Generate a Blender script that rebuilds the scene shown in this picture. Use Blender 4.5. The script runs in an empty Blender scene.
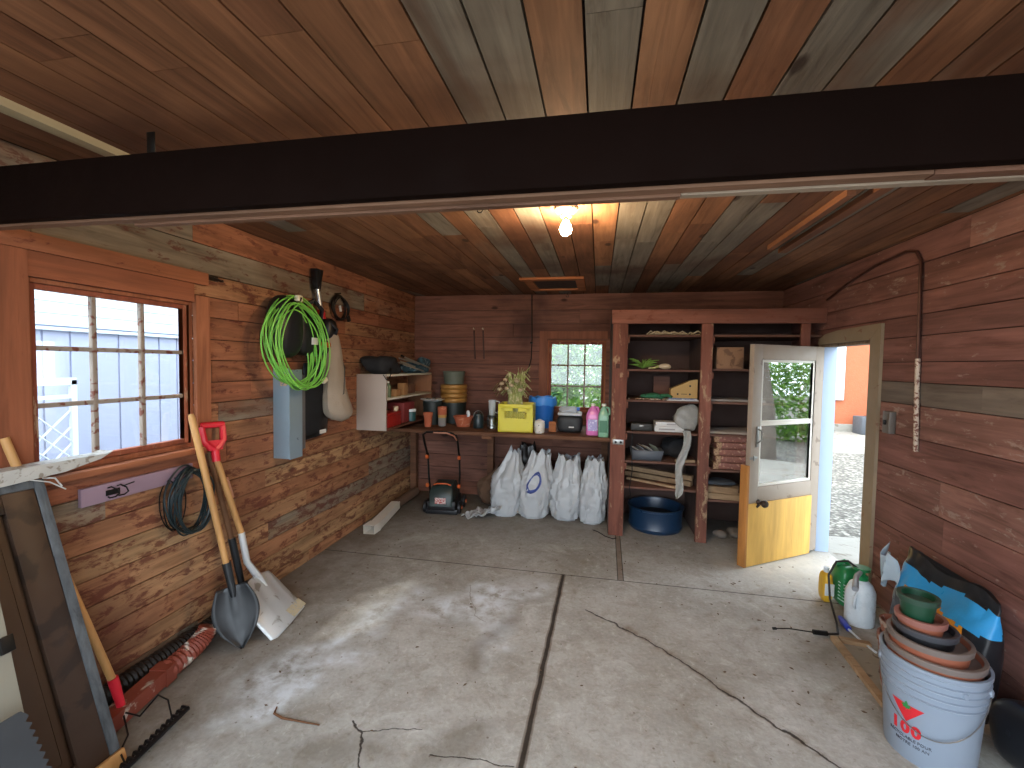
import bpy, bmesh, math, random
from mathutils import Vector, Matrix, noise, Euler
from math import sin, cos, pi, radians, sqrt, atan2
random.seed(7)
S = bpy.context.scene
COL = S.collection
# ------------------------------------------------------------------ camera, sky, lights, exposure
FPX = 445.0
CAM = Vector((0, 0, 1.55))
_y, _p, _r = radians(11.0), radians(2.52), radians(0.9)
_f = Vector((-sin(_y)*cos(_p), cos(_y)*cos(_p), -sin(_p)))
_rt = Vector((cos(_y), sin(_y), 0)); _u = _rt.cross(_f)
_r2 = cos(_r)*_rt + sin(_r)*_u; _u2 = -sin(_r)*_rt + cos(_r)*_u
cd = bpy.data.cameras.new('camera'); cam = bpy.data.objects.new('camera', cd); COL.objects.link(cam)
cd.sensor_width = 36; cd.lens = 36*FPX/1024; cd.clip_start = .02; cd.clip_end = 200
cam.matrix_world = Matrix(((_r2.x, _u2.x, -_f.x, CAM.x), (_r2.y, _u2.y, -_f.y, CAM.y), (_r2.z, _u2.z, -_f.z, CAM.z), (0, 0, 0, 1)))
S.camera = cam
def at(px, py, X=None, Y=None, Z=None):
    """the point of the place that a sight line meets on the plane x=X, y=Y or z=Z"""
    d = _f + _r2*((px-512)/FPX) - _u2*((py-384)/FPX)
    t = (X-CAM.x)/d.x if X is not None else (Y-CAM.y)/d.y if Y is not None else (Z-CAM.z)/d.z
    return CAM + d*t
W = bpy.data.worlds.new('sky'); S.world = W; W.use_nodes = True
wn = W.node_tree.nodes; wl = W.node_tree.links
bg = wn['Background']; bg.inputs['Color'].default_value = (.80, .90, 1.0, 1); bg.inputs['Strength'].default_value = 2.5
sd = bpy.data.lights.new('sun', 'SUN'); sd.energy = 1.1; sd.angle = radians(3); sd.color = (1, .95, .86)
so = bpy.data.objects.new('sun', sd); COL.objects.link(so); so.rotation_euler = (radians(38), 0, radians(-45))
S.view_settings.view_transform = 'Standard'; S.view_settings.look = 'None'
S.view_settings.gamma = 1; S.view_settings.use_curve_mapping = False
S.view_settings.exposure = 1.55
# ------------------------------------------------------------------ helpers
def hexc(h, k=1.0):
    h = h.lstrip('#'); o = []
    for i in (0, 2, 4):
        v = int(h[i:i+2], 16)/255
        o.append((v/12.92 if v <= .04045 else ((v+.055)/1.055)**2.4)*k)
    return (*o, 1)
class NT:
    def __init__(s, name):
        s.m = bpy.data.materials.new(name); s.m.use_nodes = True
        s.t = s.m.node_tree; s.b = s.t.nodes['Principled BSDF']; s.out = s.t.nodes['Material Output']
    def put(s, sock, v):
        if isinstance(v, bpy.types.NodeSocket): s.t.links.new(v, sock)
        elif v is not None: sock.default_value = v
    def n(s, typ, ins=None, **kw):
        nd = s.t.nodes.new('ShaderNode'+typ)
        for k, v in kw.items(): setattr(nd, k, v)
        for k, v in (ins or {}).items(): s.put(nd.inputs[k], v)
        return nd
    def math(s, op, a, b=None, c=None, clamp=False):
        nd = s.n('Math', {0: a, 1: b, 2: c}, operation=op, use_clamp=clamp); return nd.outputs[0]
    def vm(s, op, a, b=None, out=0):
        nd = s.n('VectorMath', {0: a}, operation=op)
        if b is not None: s.put(nd.inputs[3 if op == 'SCALE' else 1], b)
        return nd.outputs[out]
    def noise(s, vec, scale, detail=4, dist=0, rough=.5):
        return s.n('TexNoise', {'Vector': vec, 'Scale': scale, 'Detail': detail, 'Distortion': dist, 'Roughness': rough}).outputs['Fac']
    def mr(s, v, a, b, c=0., d=1.):
        return s.n('MapRange', {'Value': v, 'From Min': a, 'From Max': b, 'To Min': c, 'To Max': d}).outputs[0]
    def mix(s, f, a, b, mode='MIX'):
        nd = s.n('Mix', data_type='RGBA', blend_type=mode)
        s.put(nd.inputs[0], f); s.put(nd.inputs[6], a); s.put(nd.inputs[7], b); return nd.outputs[2]
    def bump(s, h, st=.3, d=.01):
        s.put(s.b.inputs['Normal'], s.n('Bump', {'Height': h, 'Strength': st, 'Distance': d}).outputs[0])
    def set(s, **k):
        for a, v in k.items(): s.put(s.b.inputs[a.replace('_', ' ')], v)
MATS = {}
def mat(name, col, rough=.6, metal=0, var=.12, sc=6, bump=0, wear=None, wa=.5, alpha=None, trans=0, emit=0, spec=None):
    """plain surface with procedural mottling; wear = second colour in irregular patches"""
    if name in MATS: return MATS[name]
    if isinstance(col, str): col = hexc(col)
    t = NT(name); tc = t.n('TexCoord').outputs['Object']
    f = t.noise(tc, sc, 5)
    c = t.mix(f, [x*(1-var) for x in col[:3]]+[1], [min(1, x*(1+var)) for x in col[:3]]+[1])
    if wear:
        w = t.mr(t.noise(tc, sc*2.3, 6, .6), 1-wa-.03, 1-wa+.03)
        c = t.mix(w, c, hexc(wear) if isinstance(wear, str) else wear)
    t.set(Base_Color=c, Roughness=t.mr(t.noise(tc, sc*3, 3), .3, .7, max(0, rough-.08), min(1, rough+.08)), Metallic=metal)
    if spec is not None: t.set(**{'Specular_IOR_Level': spec})
    if bump: t.bump(t.noise(tc, sc*8, 4), bump, .01)
    if alpha is not None: t.set(Alpha=alpha)
    if trans: t.set(Transmission_Weight=trans)
    if emit: t.set(Emission_Color=col, Emission_Strength=emit)
    MATS[name] = t.m; return t.m
def wood(name, cols, axis=0, gray='#8c8172', gcut=2., var=.45, paint=None, pa=.0, knots=True, rough=.75, grain=28, stain=None):
    """rough-sawn lumber: board tone from the 'rnd' attribute (r tone, g greyness, b seed), grain along the axis"""
    if name in MATS: return MATS[name]
    t = NT(name); tc = t.n('TexCoord').outputs['Object']
    a = t.n('Attribute', attribute_name='rnd').outputs['Color']
    sx = t.n('SeparateColor', {0: a}); r, g, b = sx.outputs[0], sx.outputs[1], sx.outputs[2]
    off = t.n('CombineXYZ', {0: t.math('MULTIPLY', b, 31.), 1: t.math('MULTIPLY', b, 17.), 2: t.math('MULTIPLY', b, 23.)}).outputs[0]
    sv = [grain]*3; sv[axis] = 1.6
    sv2 = [5.5]*3; sv2[axis] = 1.3
    gv = t.vm('ADD', t.vm('MULTIPLY', tc, tuple(sv)), off)
    bv = t.vm('ADD', t.vm('MULTIPLY', tc, tuple(sv2)), off)
    fine = t.noise(gv, 1, 7, .7, .6); broad = t.noise(bv, 1, 5, .5)
    ramp = t.n('ValToRGB', {0: r}); e = ramp.color_ramp; e.interpolation = 'LINEAR'
    cs = [hexc(x) for x in cols]
    for i, c in enumerate(cs):
        p = i/(max(1, len(cs)-1))
        if i < 2: e.elements[i].position = p; e.elements[i].color = c
        else: el = e.elements.new(p); el.color = c
    if len(cs) > 2:
        for i, el in enumerate(sorted(e.elements, key=lambda q: q.position)): pass
    c = ramp.outputs[0]
    gm = t.mr(t.math('ADD', g, t.math('MULTIPLY', t.math('SUBTRACT', broad, .5), .35)), gcut-.06, gcut+.06)
    c = t.mix(gm, c, hexc(gray))
    k = t.mr(fine, .28, .72, 1-var, 1+var*.35)
    k2 = t.mr(broad, .3, .7, .72, 1.18)
    c = t.mix(1., c, t.n('CombineColor', {0: k, 1: k, 2: k}).outputs[0], 'MULTIPLY')
    c = t.mix(1., c, t.n('CombineColor', {0: k2, 1: k2, 2: k2}).outputs[0], 'MULTIPLY')
    sv3 = [15.]*3; sv3[axis] = 1.9
    streak = t.noise(t.vm('ADD', t.vm('MULTIPLY', tc, tuple(sv3)), off), 1, 8, 1.1, .62)
    c = t.mix(t.mr(streak, .54, .72, 0., min(.8, var*1.5)), c, t.mix(1., c, (.34, .26, .22, 1), 'MULTIPLY'))
    c = t.mix(t.mr(streak, .46, .30, 0., var*.55), c, t.mix(1., c, (1.5, 1.5, 1.5, 1), 'MULTIPLY'))
    if knots:
        kv = [4.2]*3; kv[axis] = 2.1
        vo = t.n('TexVoronoi', {'Vector': t.vm('ADD', t.vm('MULTIPLY', tc, tuple(kv)), off), 'Scale': 1.})
        kd = t.mr(t.math('ADD', vo.outputs['Distance'], t.math('MULTIPLY', t.math('SUBTRACT', fine, .5), .05)), .06, .11, .8, 0.)
        c = t.mix(kd, c, hexc('#2a1710'))
    if stain:
        sm = t.mr(t.noise(tc, 1.15, 5, .4), .52, .68, 0., .75)
        c = t.mix(sm, c, hexc(stain))
    if paint:
        pv = [19.]*3; pv[axis] = 7.
        pm = t.mr(t.math('ADD', t.noise(t.vm('ADD', t.vm('MULTIPLY', tc, tuple(pv)), off), 1, 9, .35, .72), t.math('MULTIPLY', t.math('SUBTRACT', r, .62), .07)), 1-pa-.02, 1-pa+.05, 0, .8)
        c = t.mix(pm, c, hexc(paint))
    t.set(Base_Color=c, Roughness=rough); t.set(**{'Specular_IOR_Level': .25})
    t.bump(fine, .35, .006); MATS[name] = t.m; return t.m
class B:
    """collects shapes for ONE mesh object"""
    def __init__(s):
        s.bm = bmesh.new(); s.cl = s.bm.loops.layers.float_color.new('rnd'); s.mi = 0
    def col(s, faces, rnd=None):
        c = rnd or (random.random(), random.random(), random.random())
        for f in faces:
            f.material_index = s.mi
            for l in f.loops: l[s.cl] = (c[0], c[1], c[2], 1)
    def box(s, c, d, rot=(0, 0, 0), bev=0, M=None, rnd=None):
        b2 = bmesh.new(); bmesh.ops.create_cube(b2, size=1)
        for v in b2.verts: v.co = Vector((v.co.x*d[0], v.co.y*d[1], v.co.z*d[2]))
        if bev: bmesh.ops.bevel(b2, geom=b2.edges[:], offset=bev, segments=2, profile=.5, affect='EDGES')
        Mx = Matrix.Translation(c) @ Euler(rot).to_matrix().to_4x4()
        if M is not None: Mx = M @ Mx
        vs = {v: s.bm.verts.new(Mx @ v.co) for v in b2.verts}
        fs = [s.bm.faces.new([vs[v] for v in f.verts]) for f in b2.faces]
        b2.free(); s.col(fs, rnd); return s
    def bb(s, x0, x1, y0, y1, z0, z1, bev=0, rnd=None):
        return s.box(((x0+x1)/2, (y0+y1)/2, (z0+z1)/2), (abs(x1-x0), abs(y1-y0), abs(z1-z0)), bev=bev, rnd=rnd)
    def bar(s, a, b, w, h, up=(0, 0, 1), bev=0, rnd=None):
        a, b = Vector(a), Vector(b); d = b-a; L = d.length; z = d.normalized()
        x = Vector(up).cross(z)
        if x.length < 1e-4: x = Vector((1, 0, 0)).cross(z)
        x.normalize(); y = z.cross(x)
        M = Matrix.Translation((a+b)/2) @ Matrix((x, y, z)).transposed().to_4x4()
        return s.box((0, 0, 0), (w, h, L), M=M, bev=bev, rnd=rnd)
    def grid(s, rows, cu=False, cv=False, rnd=None):
        """rows of points -> quads; cu closes each row, cv closes the rows"""
        V = [[s.bm.verts.new(p) for p in r] for r in rows]; fs = []
        nu, nv = len(V[0]), len(V)
        for j in range(nv if cv else nv-1):
            for i in range(nu if cu else nu-1):
                try: fs.append(s.bm.faces.new((V[j][i], V[j][(i+1) % nu], V[(j+1) % nv][(i+1) % nu], V[(j+1) % nv][i])))
                except ValueError: pass
        s.col(fs, rnd); return V
    def tube(s, pts, r, n=8, closed=False, sq=None, caps=True):
        pts = [Vector(p) for p in pts]; m = len(pts)
        rr = r if isinstance(r, (list, tuple)) else [r]*m
        T = []
        for i in range(m):
            a = pts[(i-1) % m] if (closed or i) else pts[i]; b = pts[(i+1) % m] if (closed or i < m-1) else pts[i]
            d = b-a; T.append(d.normalized() if d.length > 1e-9 else Vector((0, 0, 1)))
        N = T[0].orthogonal().normalized()
        if sq is not None: N = Vector(sq); N = (N - T[0]*N.dot(T[0])).normalized()
        rows = []
        for i in range(m):
            if i:
                N = (N - T[i]*N.dot(T[i]));  N = N.normalized() if N.length > 1e-6 else T[i].orthogonal().normalized()
            Bn = T[i].cross(N)
            rows.append([pts[i] + (N*cos(2*pi*k/n+(pi/4 if n == 4 else 0)) + Bn*sin(2*pi*k/n+(pi/4 if n == 4 else 0)))*rr[i] for k in range(n)])
        V = s.grid(rows, cu=True, cv=closed)
        if not closed and caps:
            s.col([s.bm.faces.new(V[0]), s.bm.faces.new(V[-1])])
        return s
    def lathe(s, prof, n=28, M=None, sx=1, sy=1):
        M = M or Matrix(); rows = []
        for (r, z) in prof: rows.append([M @ Vector((r*cos(2*pi*k/n)*sx, r*sin(2*pi*k/n)*sy, z)) for k in range(n)])
        V = s.grid(rows, cu=True)
        for q, pr in ((V[0], prof[0]), (V[-1], prof[-1])):
            if pr[0] > 1e-5: s.col([s.bm.faces.new(q)])
        return s
    def prism(s, poly, h, M=None, rnd=None):
        M = M or Matrix()
        a = [s.bm.verts.new(M @ Vector((x, y, 0))) for x, y in poly]; b = [s.bm.verts.new(M @ Vector((x, y, h))) for x, y in poly]
        n = len(poly); fs = [s.bm.faces.new(a), s.bm.faces.new(b)]
        for i in range(n): fs.append(s.bm.faces.new((a[i], a[(i+1) % n], b[(i+1) % n], b[i])))
        s.col(fs, rnd); return s
    def build(s, name, m, parent=None, world=False, label=None, cat=None, group=None, kind=None, flat=False, solid=0):
        bmesh.ops.remove_doubles(s.bm, verts=s.bm.verts[:], dist=1e-5)
        bmesh.ops.recalc_face_normals(s.bm, faces=s.bm.faces[:])
        if world and parent is not None: s.bm.transform(parent.matrix_basis.inverted())
        me = bpy.data.meshes.new(name); s.bm.to_mesh(me); s.bm.free()
        for x in (m if isinstance(m, (list, tuple)) else [m]): me.materials.append(x)
        if not flat:
            for p in me.polygons: p.use_smooth = True
            me.set_sharp_from_angle(angle=radians(38))
        o = bpy.data.objects.new(name, me); COL.objects.link(o)
        if parent is not None: o.parent = parent
        if solid:
            md = o.modifiers.new('thickness', 'SOLIDIFY'); md.thickness = solid; md.offset = 0
        tag(o, label, cat, group, kind); return o
def tag(o, label=None, cat=None, group=None, kind=None):
    for k, v in (('label', label), ('category', cat), ('group', group), ('kind', kind)):
        if v: o[k] = v
    return o
def T(name, label, cat, loc=(0, 0, 0), rz=0, group=None, rot=None, kind=None):
    o = bpy.data.objects.new(name, None); COL.objects.link(o); o.location = loc
    o.rotation_euler = rot or (0, 0, rz); o.empty_display_size = .1
    mb = Matrix.Translation(loc) @ Euler(rot or (0, 0, rz)).to_matrix().to_4x4(); o.matrix_basis = mb
    return tag(o, label, cat, group, kind)
def copy_tree(o, parent=None):
    c = o.copy(); COL.objects.link(c)
    if parent is not None: c.parent = parent
    for ch in list(o.children): copy_tree(ch, c)
    return c
def text_bm(b, txt, size, M, bend=None, mi=None, extrude=.0006, space=1.0, bold=0):
    """solid lettering as mesh, laid on a plane by M or wrapped by bend(p)"""
    cu = bpy.data.curves.new('lettering', 'FONT'); cu.body = txt; cu.size = size; cu.extrude = extrude
    cu.align_x = 'CENTER'; cu.align_y = 'CENTER'; cu.space_character = space; cu.resolution_u = 3; cu.offset = bold
    o = bpy.data.objects.new('lettering', cu); COL.objects.link(o)
    dg = bpy.context.evaluated_depsgraph_get(); me = bpy.data.meshes.new_from_object(o.evaluated_get(dg))
    fs = []; vs = [b.bm.verts.new(bend(v.co) if bend else M @ v.co) for v in me.vertices]
    for p in me.polygons:
        try: fs.append(b.bm.faces.new([vs[i] for i in p.vertices]))
        except ValueError: pass
    if mi is not None:
        old = b.mi; b.mi = mi; b.col(fs); b.mi = old
    else: b.col(fs)
    bpy.data.objects.remove(o); bpy.data.curves.remove(cu); bpy.data.meshes.remove(me)
def fbm(p, s, o=3): return noise.fractal(Vector(p)*s, 1.0, 2.0, o)
# ------------------------------------------------------------------ materials of the shell
M_LEFT = wood('left_wall_wood', ['#8f5a42', '#9f694b', '#a67c5a', '#b8946c'], 1, gray='#857868', gcut=.87, paint='#5a2c22', pa=.465, var=.45, stain='#6a4735')
M_LEFTLOW = M_LEFT
M_RIGHT = wood('right_wall_wood', ['#76524a', '#855c53', '#7e564e', '#8e675c'], 1, gray='#6f6258', gcut=2, var=.42, paint='#98847a', pa=.40, knots=False)
M_BACK = wood('back_wall_wood', ['#7a5142', '#855b4c', '#714a3c'], 0, gcut=2, var=.4, stain='#3c2620')
M_CEIL = wood('ceiling_wood', ['#6f4832', '#8c6043', '#7b523a', '#96694a'], 1, gray='#7b7164', gcut=.68, var=.4, stain='#4a2c1f')
M_TRIMY = wood('casing_wood', ['#8d5238', '#9d6345'], 2, gcut=2, var=.3, paint='#5a251e', pa=.36, knots=False)
M_TRIMH = wood('casing_wood_level', ['#8d5238', '#9d6345'], 1, gcut=2, var=.3, paint='#5a251e', pa=.36, knots=False)
M_DARKGAP = mat('dark_sheathing', '#2a1a14', .95)  # dark-coloured backing boards seen through the board joints
M_EXT = mat('outer_siding_white', '#cfd6dd', .7)
XL, XR, YB, ZC, YF = -2.18, 1.84, 5.04, 2.35, -.7
def rows_cut(b, plane, rows, u0, u1, hole, th, gap=.005, seg=(1.2, 2.8), tone=None):
    """horizontal boards on a wall; hole=(u0,u1,z0,z1) leaves an opening; plane(u, z, depth) -> box centre and size"""
    for (z0, z1) in rows:
        u = u0; 
        while u < u1-1e-6:
            L = random.uniform(*seg); e = min(u1, u+L)
            if u1-e < .35: e = u1
            rnd = tone(u, e, z0, z1) if tone else None
            rnd = rnd or (random.random(), random.random(), random.random())
            cuts = [(u, e, z0, z1)]
            if hole:
                h0, h1, hz0, hz1 = hole; out = []
                if e > h0 and u < h1 and z1 > hz0 and z0 < hz1:
                    if u < h0: out.append((u, h0, z0, z1))
                    if e > h1: out.append((h1, e, z0, z1))
                    m0, m1 = max(u, h0), min(e, h1)
                    if z0 < hz0: out.append((m0, m1, z0, hz0))
                    if z1 > hz1: out.append((m0, m1, hz1, z1))
                    cuts = out
            for (a, c, p, q) in cuts:
                if c-a < .004 or q-p < .006: continue
                th2 = th + random.uniform(-.0015, .0015)
                plane(b, a+.0008, c-.0008, p+gap/2, q-gap/2, th2, rnd)
            u = e
def backing(b, plane, u0, u1, z1, hole, d0, d1):
    def put(a, c, p, q):
        if c-a > .001 and q-p > .001: plane(b, a, c, p, q, d0, d1)
    if not hole: put(u0, u1, 0, z1); return
    h0, h1, hz0, hz1 = hole
    put(u0, h0, 0, z1); put(h1, u1, 0, z1); put(h0, h1, 0, hz0); put(h0, h1, hz1, z1)
def mkrows(zs): return list(zip(zs[:-1], zs[1:]))
# left wall -----------------------------------------------------------------
WL = (1.335, 2.055, 1.075, 1.86)        # window opening y0,y1,z0,z1
WLo = (WL[0]-.02, WL[1]+.13, WL[2]-.02, WL[3]+.03)   # the outer skin is cut back round the opening
def pL(b, a, c, p, q, th, rnd): b.bb(XL-.02, XL-.02+th, a, c, p, q, rnd=rnd)
b = B(); b.mi = 0
zs = [0, .085, .21, .325, .45, .571, .698, .819, .94, 1.06, 1.18, 1.30, 1.42, 1.545, 1.665, 1.79, 1.905, 2.03, 2.19, 2.35]
def toneL(u, e, z0, z1):
    r = random.random(); g = random.random()*.86
    if z0 >= 2.02 and z1 < 2.2: g = .95 if u < 3.4 else random.random()
    elif random.random() < .13: g = .93
    r = .45+.55*random.random() if z1 < 1.0 else random.random()*.62
    return (r, g, random.random())
rows_cut(b, pL, mkrows(zs), YF, YB, WL, .02, tone=toneL, seg=(.8, 2.2))
b.mi = 1; backing(b, lambda b, a, c, p, q, d0, d1: b.bb(XL-d0, XL-d1, a, c, p, q), YF, YB+.1, ZC+.0225, WLo, .021, .07)
b.mi = 2; backing(b, lambda b, a, c, p, q, d0, d1: b.bb(XL-d0, XL-d1, a, c, p, q), YF, YB+.1, ZC+.0225, WLo, .0705, .11)
b.build('wall_left', [M_LEFT, M_DARKGAP, M_EXT], kind='structure')
# back wall -----------------------------------------------------------------
WB = (-.575, .075, 1.03, 1.83)
def pB(b, a, c, p, q, th, rnd): b.bb(a, c, YB+.02, YB+.02-th, p, q, rnd=rnd)
b = B()
zs = [0] + [.155*i for i in range(1, 16)]; zs[-1] = ZC
rows_cut(b, pB, mkrows(zs), XL, XR, WB, .02, tone=lambda u, e, a, c: (random.random(), 0, random.random()))
b.mi = 1; backing(b, lambda b, a, c, p, q, d0, d1: b.bb(a, c, YB+d0, YB+d1, p, q), XL-.11, XR+.1, ZC+.0225, WB, .021, .07)
b.mi = 2; backing(b, lambda b, a, c, p, q, d0, d1: b.bb(a, c, YB+d0, YB+d1, p, q), XL-.11, XR+.1, ZC+.0225, WB, .0705, .11)
b.build('wall_back', [M_BACK, M_DARKGAP, M_EXT], kind='structure')
# right wall ----------------------------------------------------------------
DR = (3.47, 4.2, 0, 1.755)
def pR(b, a, c, p, q, th, rnd): b.bb(XR+.02, XR+.02-th, a, c, p, q, rnd=rnd)
b = B()
zs = [0, .19, .38, .56, .754, .95, 1.15, 1.345, 1.48, 1.602, 1.755, 1.88, 2.013, 2.18, 2.35]
M_RIGHT2 = wood('right_wall_grey_wood', ['#756a60', '#6a5a50'], 1, gcut=2, var=.3, paint='#5c2c22', pa=.36, knots=False)
def toneR(u, e, z0, z1): return (random.random(), 0, random.random())
def pR2(b, a, c, p, q, th, rnd):
    b.mi = 3 if (1.34 < p < 1.47 and a < 3.3) else 0
    b.bb(XR+.02, XR+.02-th, a, c, p, q, rnd=rnd)
rows_cut(b, pR2, mkrows(zs), YF, YB, DR, .02, tone=toneR, seg=(.7, 2.6))
b.mi = 1; backing(b, lambda b, a, c, p, q, d0, d1: b.bb(XR+d0, XR+d1, a, c, p, q), YF, YB, ZC+.0225, DR, .021, .07)
b.mi = 2; backing(b, lambda b, a, c, p, q, d0, d1: b.bb(XR+d0, XR+d1, a, c, p, q), YF, YB, ZC+.0225, DR, .0705, .11)
b.build('wall_right', [M_RIGHT, M_DARKGAP, M_EXT, M_RIGHT2], kind='structure')
# ceiling -------------------------------------------------------------------
b = B(); i0 = int((XL+.053)/.133)-2
frontg = {-4: .2, -3: .75, -2: .1, -1: .2, 0: .9, 1: .1, 2: .85, 3: .15, 4: .95, 5: .8, 6: .1, 7: .7, 8: .3}
backg = {-7: .7, -5: .9, -4: .3, -3: .85, -2: .2, -1: .15, 0: .3, 1: .95, 2: .9, 3: .3, 4: .1, 5: 1.1, 6: .1, 7: .3, 8: .2}
for i in range(-17, 16):
    x0 = max(XL-.0, -.053+.133*i-.133*0); x1 = min(XR, -.053+.133*(i+1))
    if x1 <= x0+.01: continue
    for (ya, yb, G) in ((YF, 1.5, frontg), (1.5, YB+.1, backg)):
        y = ya
        while y < yb:
            e = min(yb, y+random.uniform(.7, 1.9)); e = yb if yb-e < .4 else e
            g = G.get(i, random.random()*(.5 if i < -4 and yb < 2 else .66)) + random.uniform(-.12, .12)
            if random.random() < .12 and not (i < -4 and ya < 1): g = .8
            if i < -4 and ya < 1: g = min(g, .5)
            b.bb(x0+.0035, x1-.0035, y+.001, e-.001, ZC, ZC+.02+random.uniform(-.002, .002), rnd=(random.random(), g, random.random()))
            y = e
b.mi = 1; b.bb(XL-.11, XR+.11, YF, YB+.11, ZC+.023, ZC+.12)
b.build('ceiling', [M_CEIL, M_DARKGAP], kind='structure')
# floor ---------------------------------------------------------------------
def floor_mat():
    t = NT('concrete_floor'); tc = t.n('TexCoord').outputs['Object']
    n1 = t.noise(tc, 1.6, 7, .3, .6); n2 = t.noise(tc, 9, 8, .2, .65); n3 = t.noise(tc, 55, 4); n4 = t.noise(tc, 3.6, 8, .8, .7)
    c = t.mix(t.mr(n1, .33, .67), hexc('#928f88'), hexc('#b2b1ad'))
    c = t.mix(t.mr(n2, .45, .7, 0, .45), c, hexc('#857c6c'))
    n5 = t.noise(tc, 21, 9, .6, .75); c = t.mix(t.mr(n5, .54, .66, 0, .5), c, hexc('#77705f')); c = t.mix(t.mr(n5, .44, .34, 0, .45), c, hexc('#c6c6c2'))
    c = t.mix(t.mr(n4, .56, .7, 0, .6), c, hexc('#c4c5c2'))
    c = t.mix(t.mr(n4, .40, .28, 0, .55), c, hexc('#766a58'))
    k = t.mr(n3, .3, .7, .9, 1.08); c = t.mix(1., c, t.n('CombineColor', {0: k, 1: k, 2: k}).outputs[0], 'MULTIPLY')
    # browner towards the left wall, darker brown towards the back wall
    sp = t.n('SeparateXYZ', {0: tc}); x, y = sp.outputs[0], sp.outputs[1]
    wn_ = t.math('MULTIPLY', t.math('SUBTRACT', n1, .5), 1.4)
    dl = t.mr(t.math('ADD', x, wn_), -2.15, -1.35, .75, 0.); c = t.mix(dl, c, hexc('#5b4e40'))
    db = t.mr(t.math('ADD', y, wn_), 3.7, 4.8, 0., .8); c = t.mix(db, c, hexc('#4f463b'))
    wob = t.vm('SCALE', t.vm('SUBTRACT', t.n('TexNoise', {'Vector': tc, 'Scale': 7., 'Detail': 6}).outputs['Color'], (.5, .5, .5)), .09)
    wob2 = t.vm('SCALE', t.vm('SUBTRACT', t.n('TexNoise', {'Vector': tc, 'Scale': 2.5, 'Detail': 6}).outputs['Color'], (.5, .5, .5)), .5)
    def seg(a, bb, w, wb=None, soft=.5):
        a = Vector((a[0], a[1], 0)); bb = Vector((bb[0], bb[1], 0)); ba = bb-a
        p = t.vm('MULTIPLY', tc, (1, 1, 0))
        if wb is not None: p = t.vm('ADD', p, t.vm('MULTIPLY', wb, (1, 1, 0)))
        pa = t.vm('SUBTRACT', p, tuple(a))
        h = t.math('MULTIPLY', t.vm('DOT_PRODUCT', pa, tuple(ba), 1), 1/ba.length_squared, clamp=True)
        sc = t.n('VectorMath', {0: tuple(ba)}, operation='SCALE'); t.put(sc.inputs[3], h)
        d = t.vm('LENGTH', t.vm('SUBTRACT', pa, sc.outputs[0]), out=1)
        return t.mr(d, w*soft, w, 1., 0.)
    def chain(pts, w, wb, soft=.5):
        m = None
        for a, bb in zip(pts[:-1], pts[1:]):
            q = seg(a, bb, w, wb, soft); m = q if m is None else t.math('MAXIMUM', m, q)
        return m
    # chalky white scrapes
    for p, w in (([(-1.55, 1.80), (-1.14, 2.75)], .16), ([(-1.5, 1.66), (-1.2, 2.05)], .12), ([(-.95, 2.55), (-.45, 3.0)], .2), ([(-.5, 2.3), (-.75, 2.9)], .14)):
        m = t.math('MULTIPLY', chain(p, w, wob2, .05), t.mr(n2, .38, .6)); c = t.mix(t.math('MULTIPLY', m, .85), c, hexc('#d3dbe2'))
    # oil and dirt stains
    for p, w in (([(-.62, 2.2), (-.5, 2.55)], .13), ([(-.6, 1.62), (-.5, 1.8)], .11), ([(-1.1, 1.5), (-.8, 1.6)], .14), ([(1.2, 2.6), (1.7, 3.2)], .22)):
        m = chain(p, w, wob2, .1); c = t.mix(t.math('MULTIPLY', m, .5), c, hexc('#5d5446'))
    gp = t.math('MULTIPLY', chain([(1.25, 3.75), (1.8, 3.75)], .45, wob2, .2), t.mr(n2, .3, .6, .3, 1.)); c = t.mix(t.math('MULTIPLY', gp, .6), c, hexc('#d0ccc2'))  # pale gritty patch by the doorway, with its daylight put into the colour
    dk = hexc('#241c15')
    joints = chain([(-2.3, 3.25), (1.9, 3.25)], .006, None)
    m2 = chain([(.172, 3.25), (.185, 4.12)], .004, None); m3 = chain([(.212, 3.25), (.225, 4.12)], .004, None)
    strip = chain([(.192, 3.27), (.205, 4.12)], .02, None, .9)
    c = t.mix(t.math('MULTIPLY', strip, .6), c, hexc('#6a5542'))
    slotw = chain([(-.222, 3.24), (-.243, 2.3), (-.268, 1.2), (-.275, 0)], .022, t.vm('SCALE', wob, .25), .75)
    slot = chain([(-.222, 3.24), (-.243, 2.3), (-.268, 1.2), (-.275, 0)], .0125, t.vm('SCALE', wob, .2), .6)
    c = t.mix(t.math('MULTIPLY', slotw, .6), c, hexc('#5c4a3a'))
    cr1 = chain([(-.06, 2.82), (.1, 2.71), (.29, 2.58), (.46, 2.42), (.68, 2.19), (.86, 2.0), (1.1, 1.7)], .0075, wob, .3)
    cr1w = chain([(.20, 2.66), (.46, 2.42), (.68, 2.19), (.86, 2.0), (1.1, 1.7)], .035, wob, .2)
    c = t.mix(t.math('MULTIPLY', cr1w, t.mr(n2, .4, .6, .1, .7)), c, hexc('#6b5c4a'))
    cr2 = chain([(-1.01, 1.69), (-.94, 1.65), (-.86, 1.5), (-.8, 1.3)], .0042, wob, .4)
    cr3 = chain([(-.94, 1.65), (-.82, 1.69), (-.7, 1.7)], .003, wob, .4); cr4 = chain([(-.62, 1.6), (-.5, 1.62), (-.28, 1.64)], .0038, wob, .4)
    cr5 = chain([(-.85, 2.95), (-.72, 2.6), (-.62, 2.55)], .004, wob, .4)
    allc = joints
    for q in (m2, m3, slot, cr1, cr2, cr3, cr4): allc = t.math('MAXIMUM', allc, q)
    c = t.mix(t.math('MULTIPLY', allc, .9), c, dk)
    c = t.mix(t.math('MULTIPLY', cr5, .5), c, hexc('#6b6254'))
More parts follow.
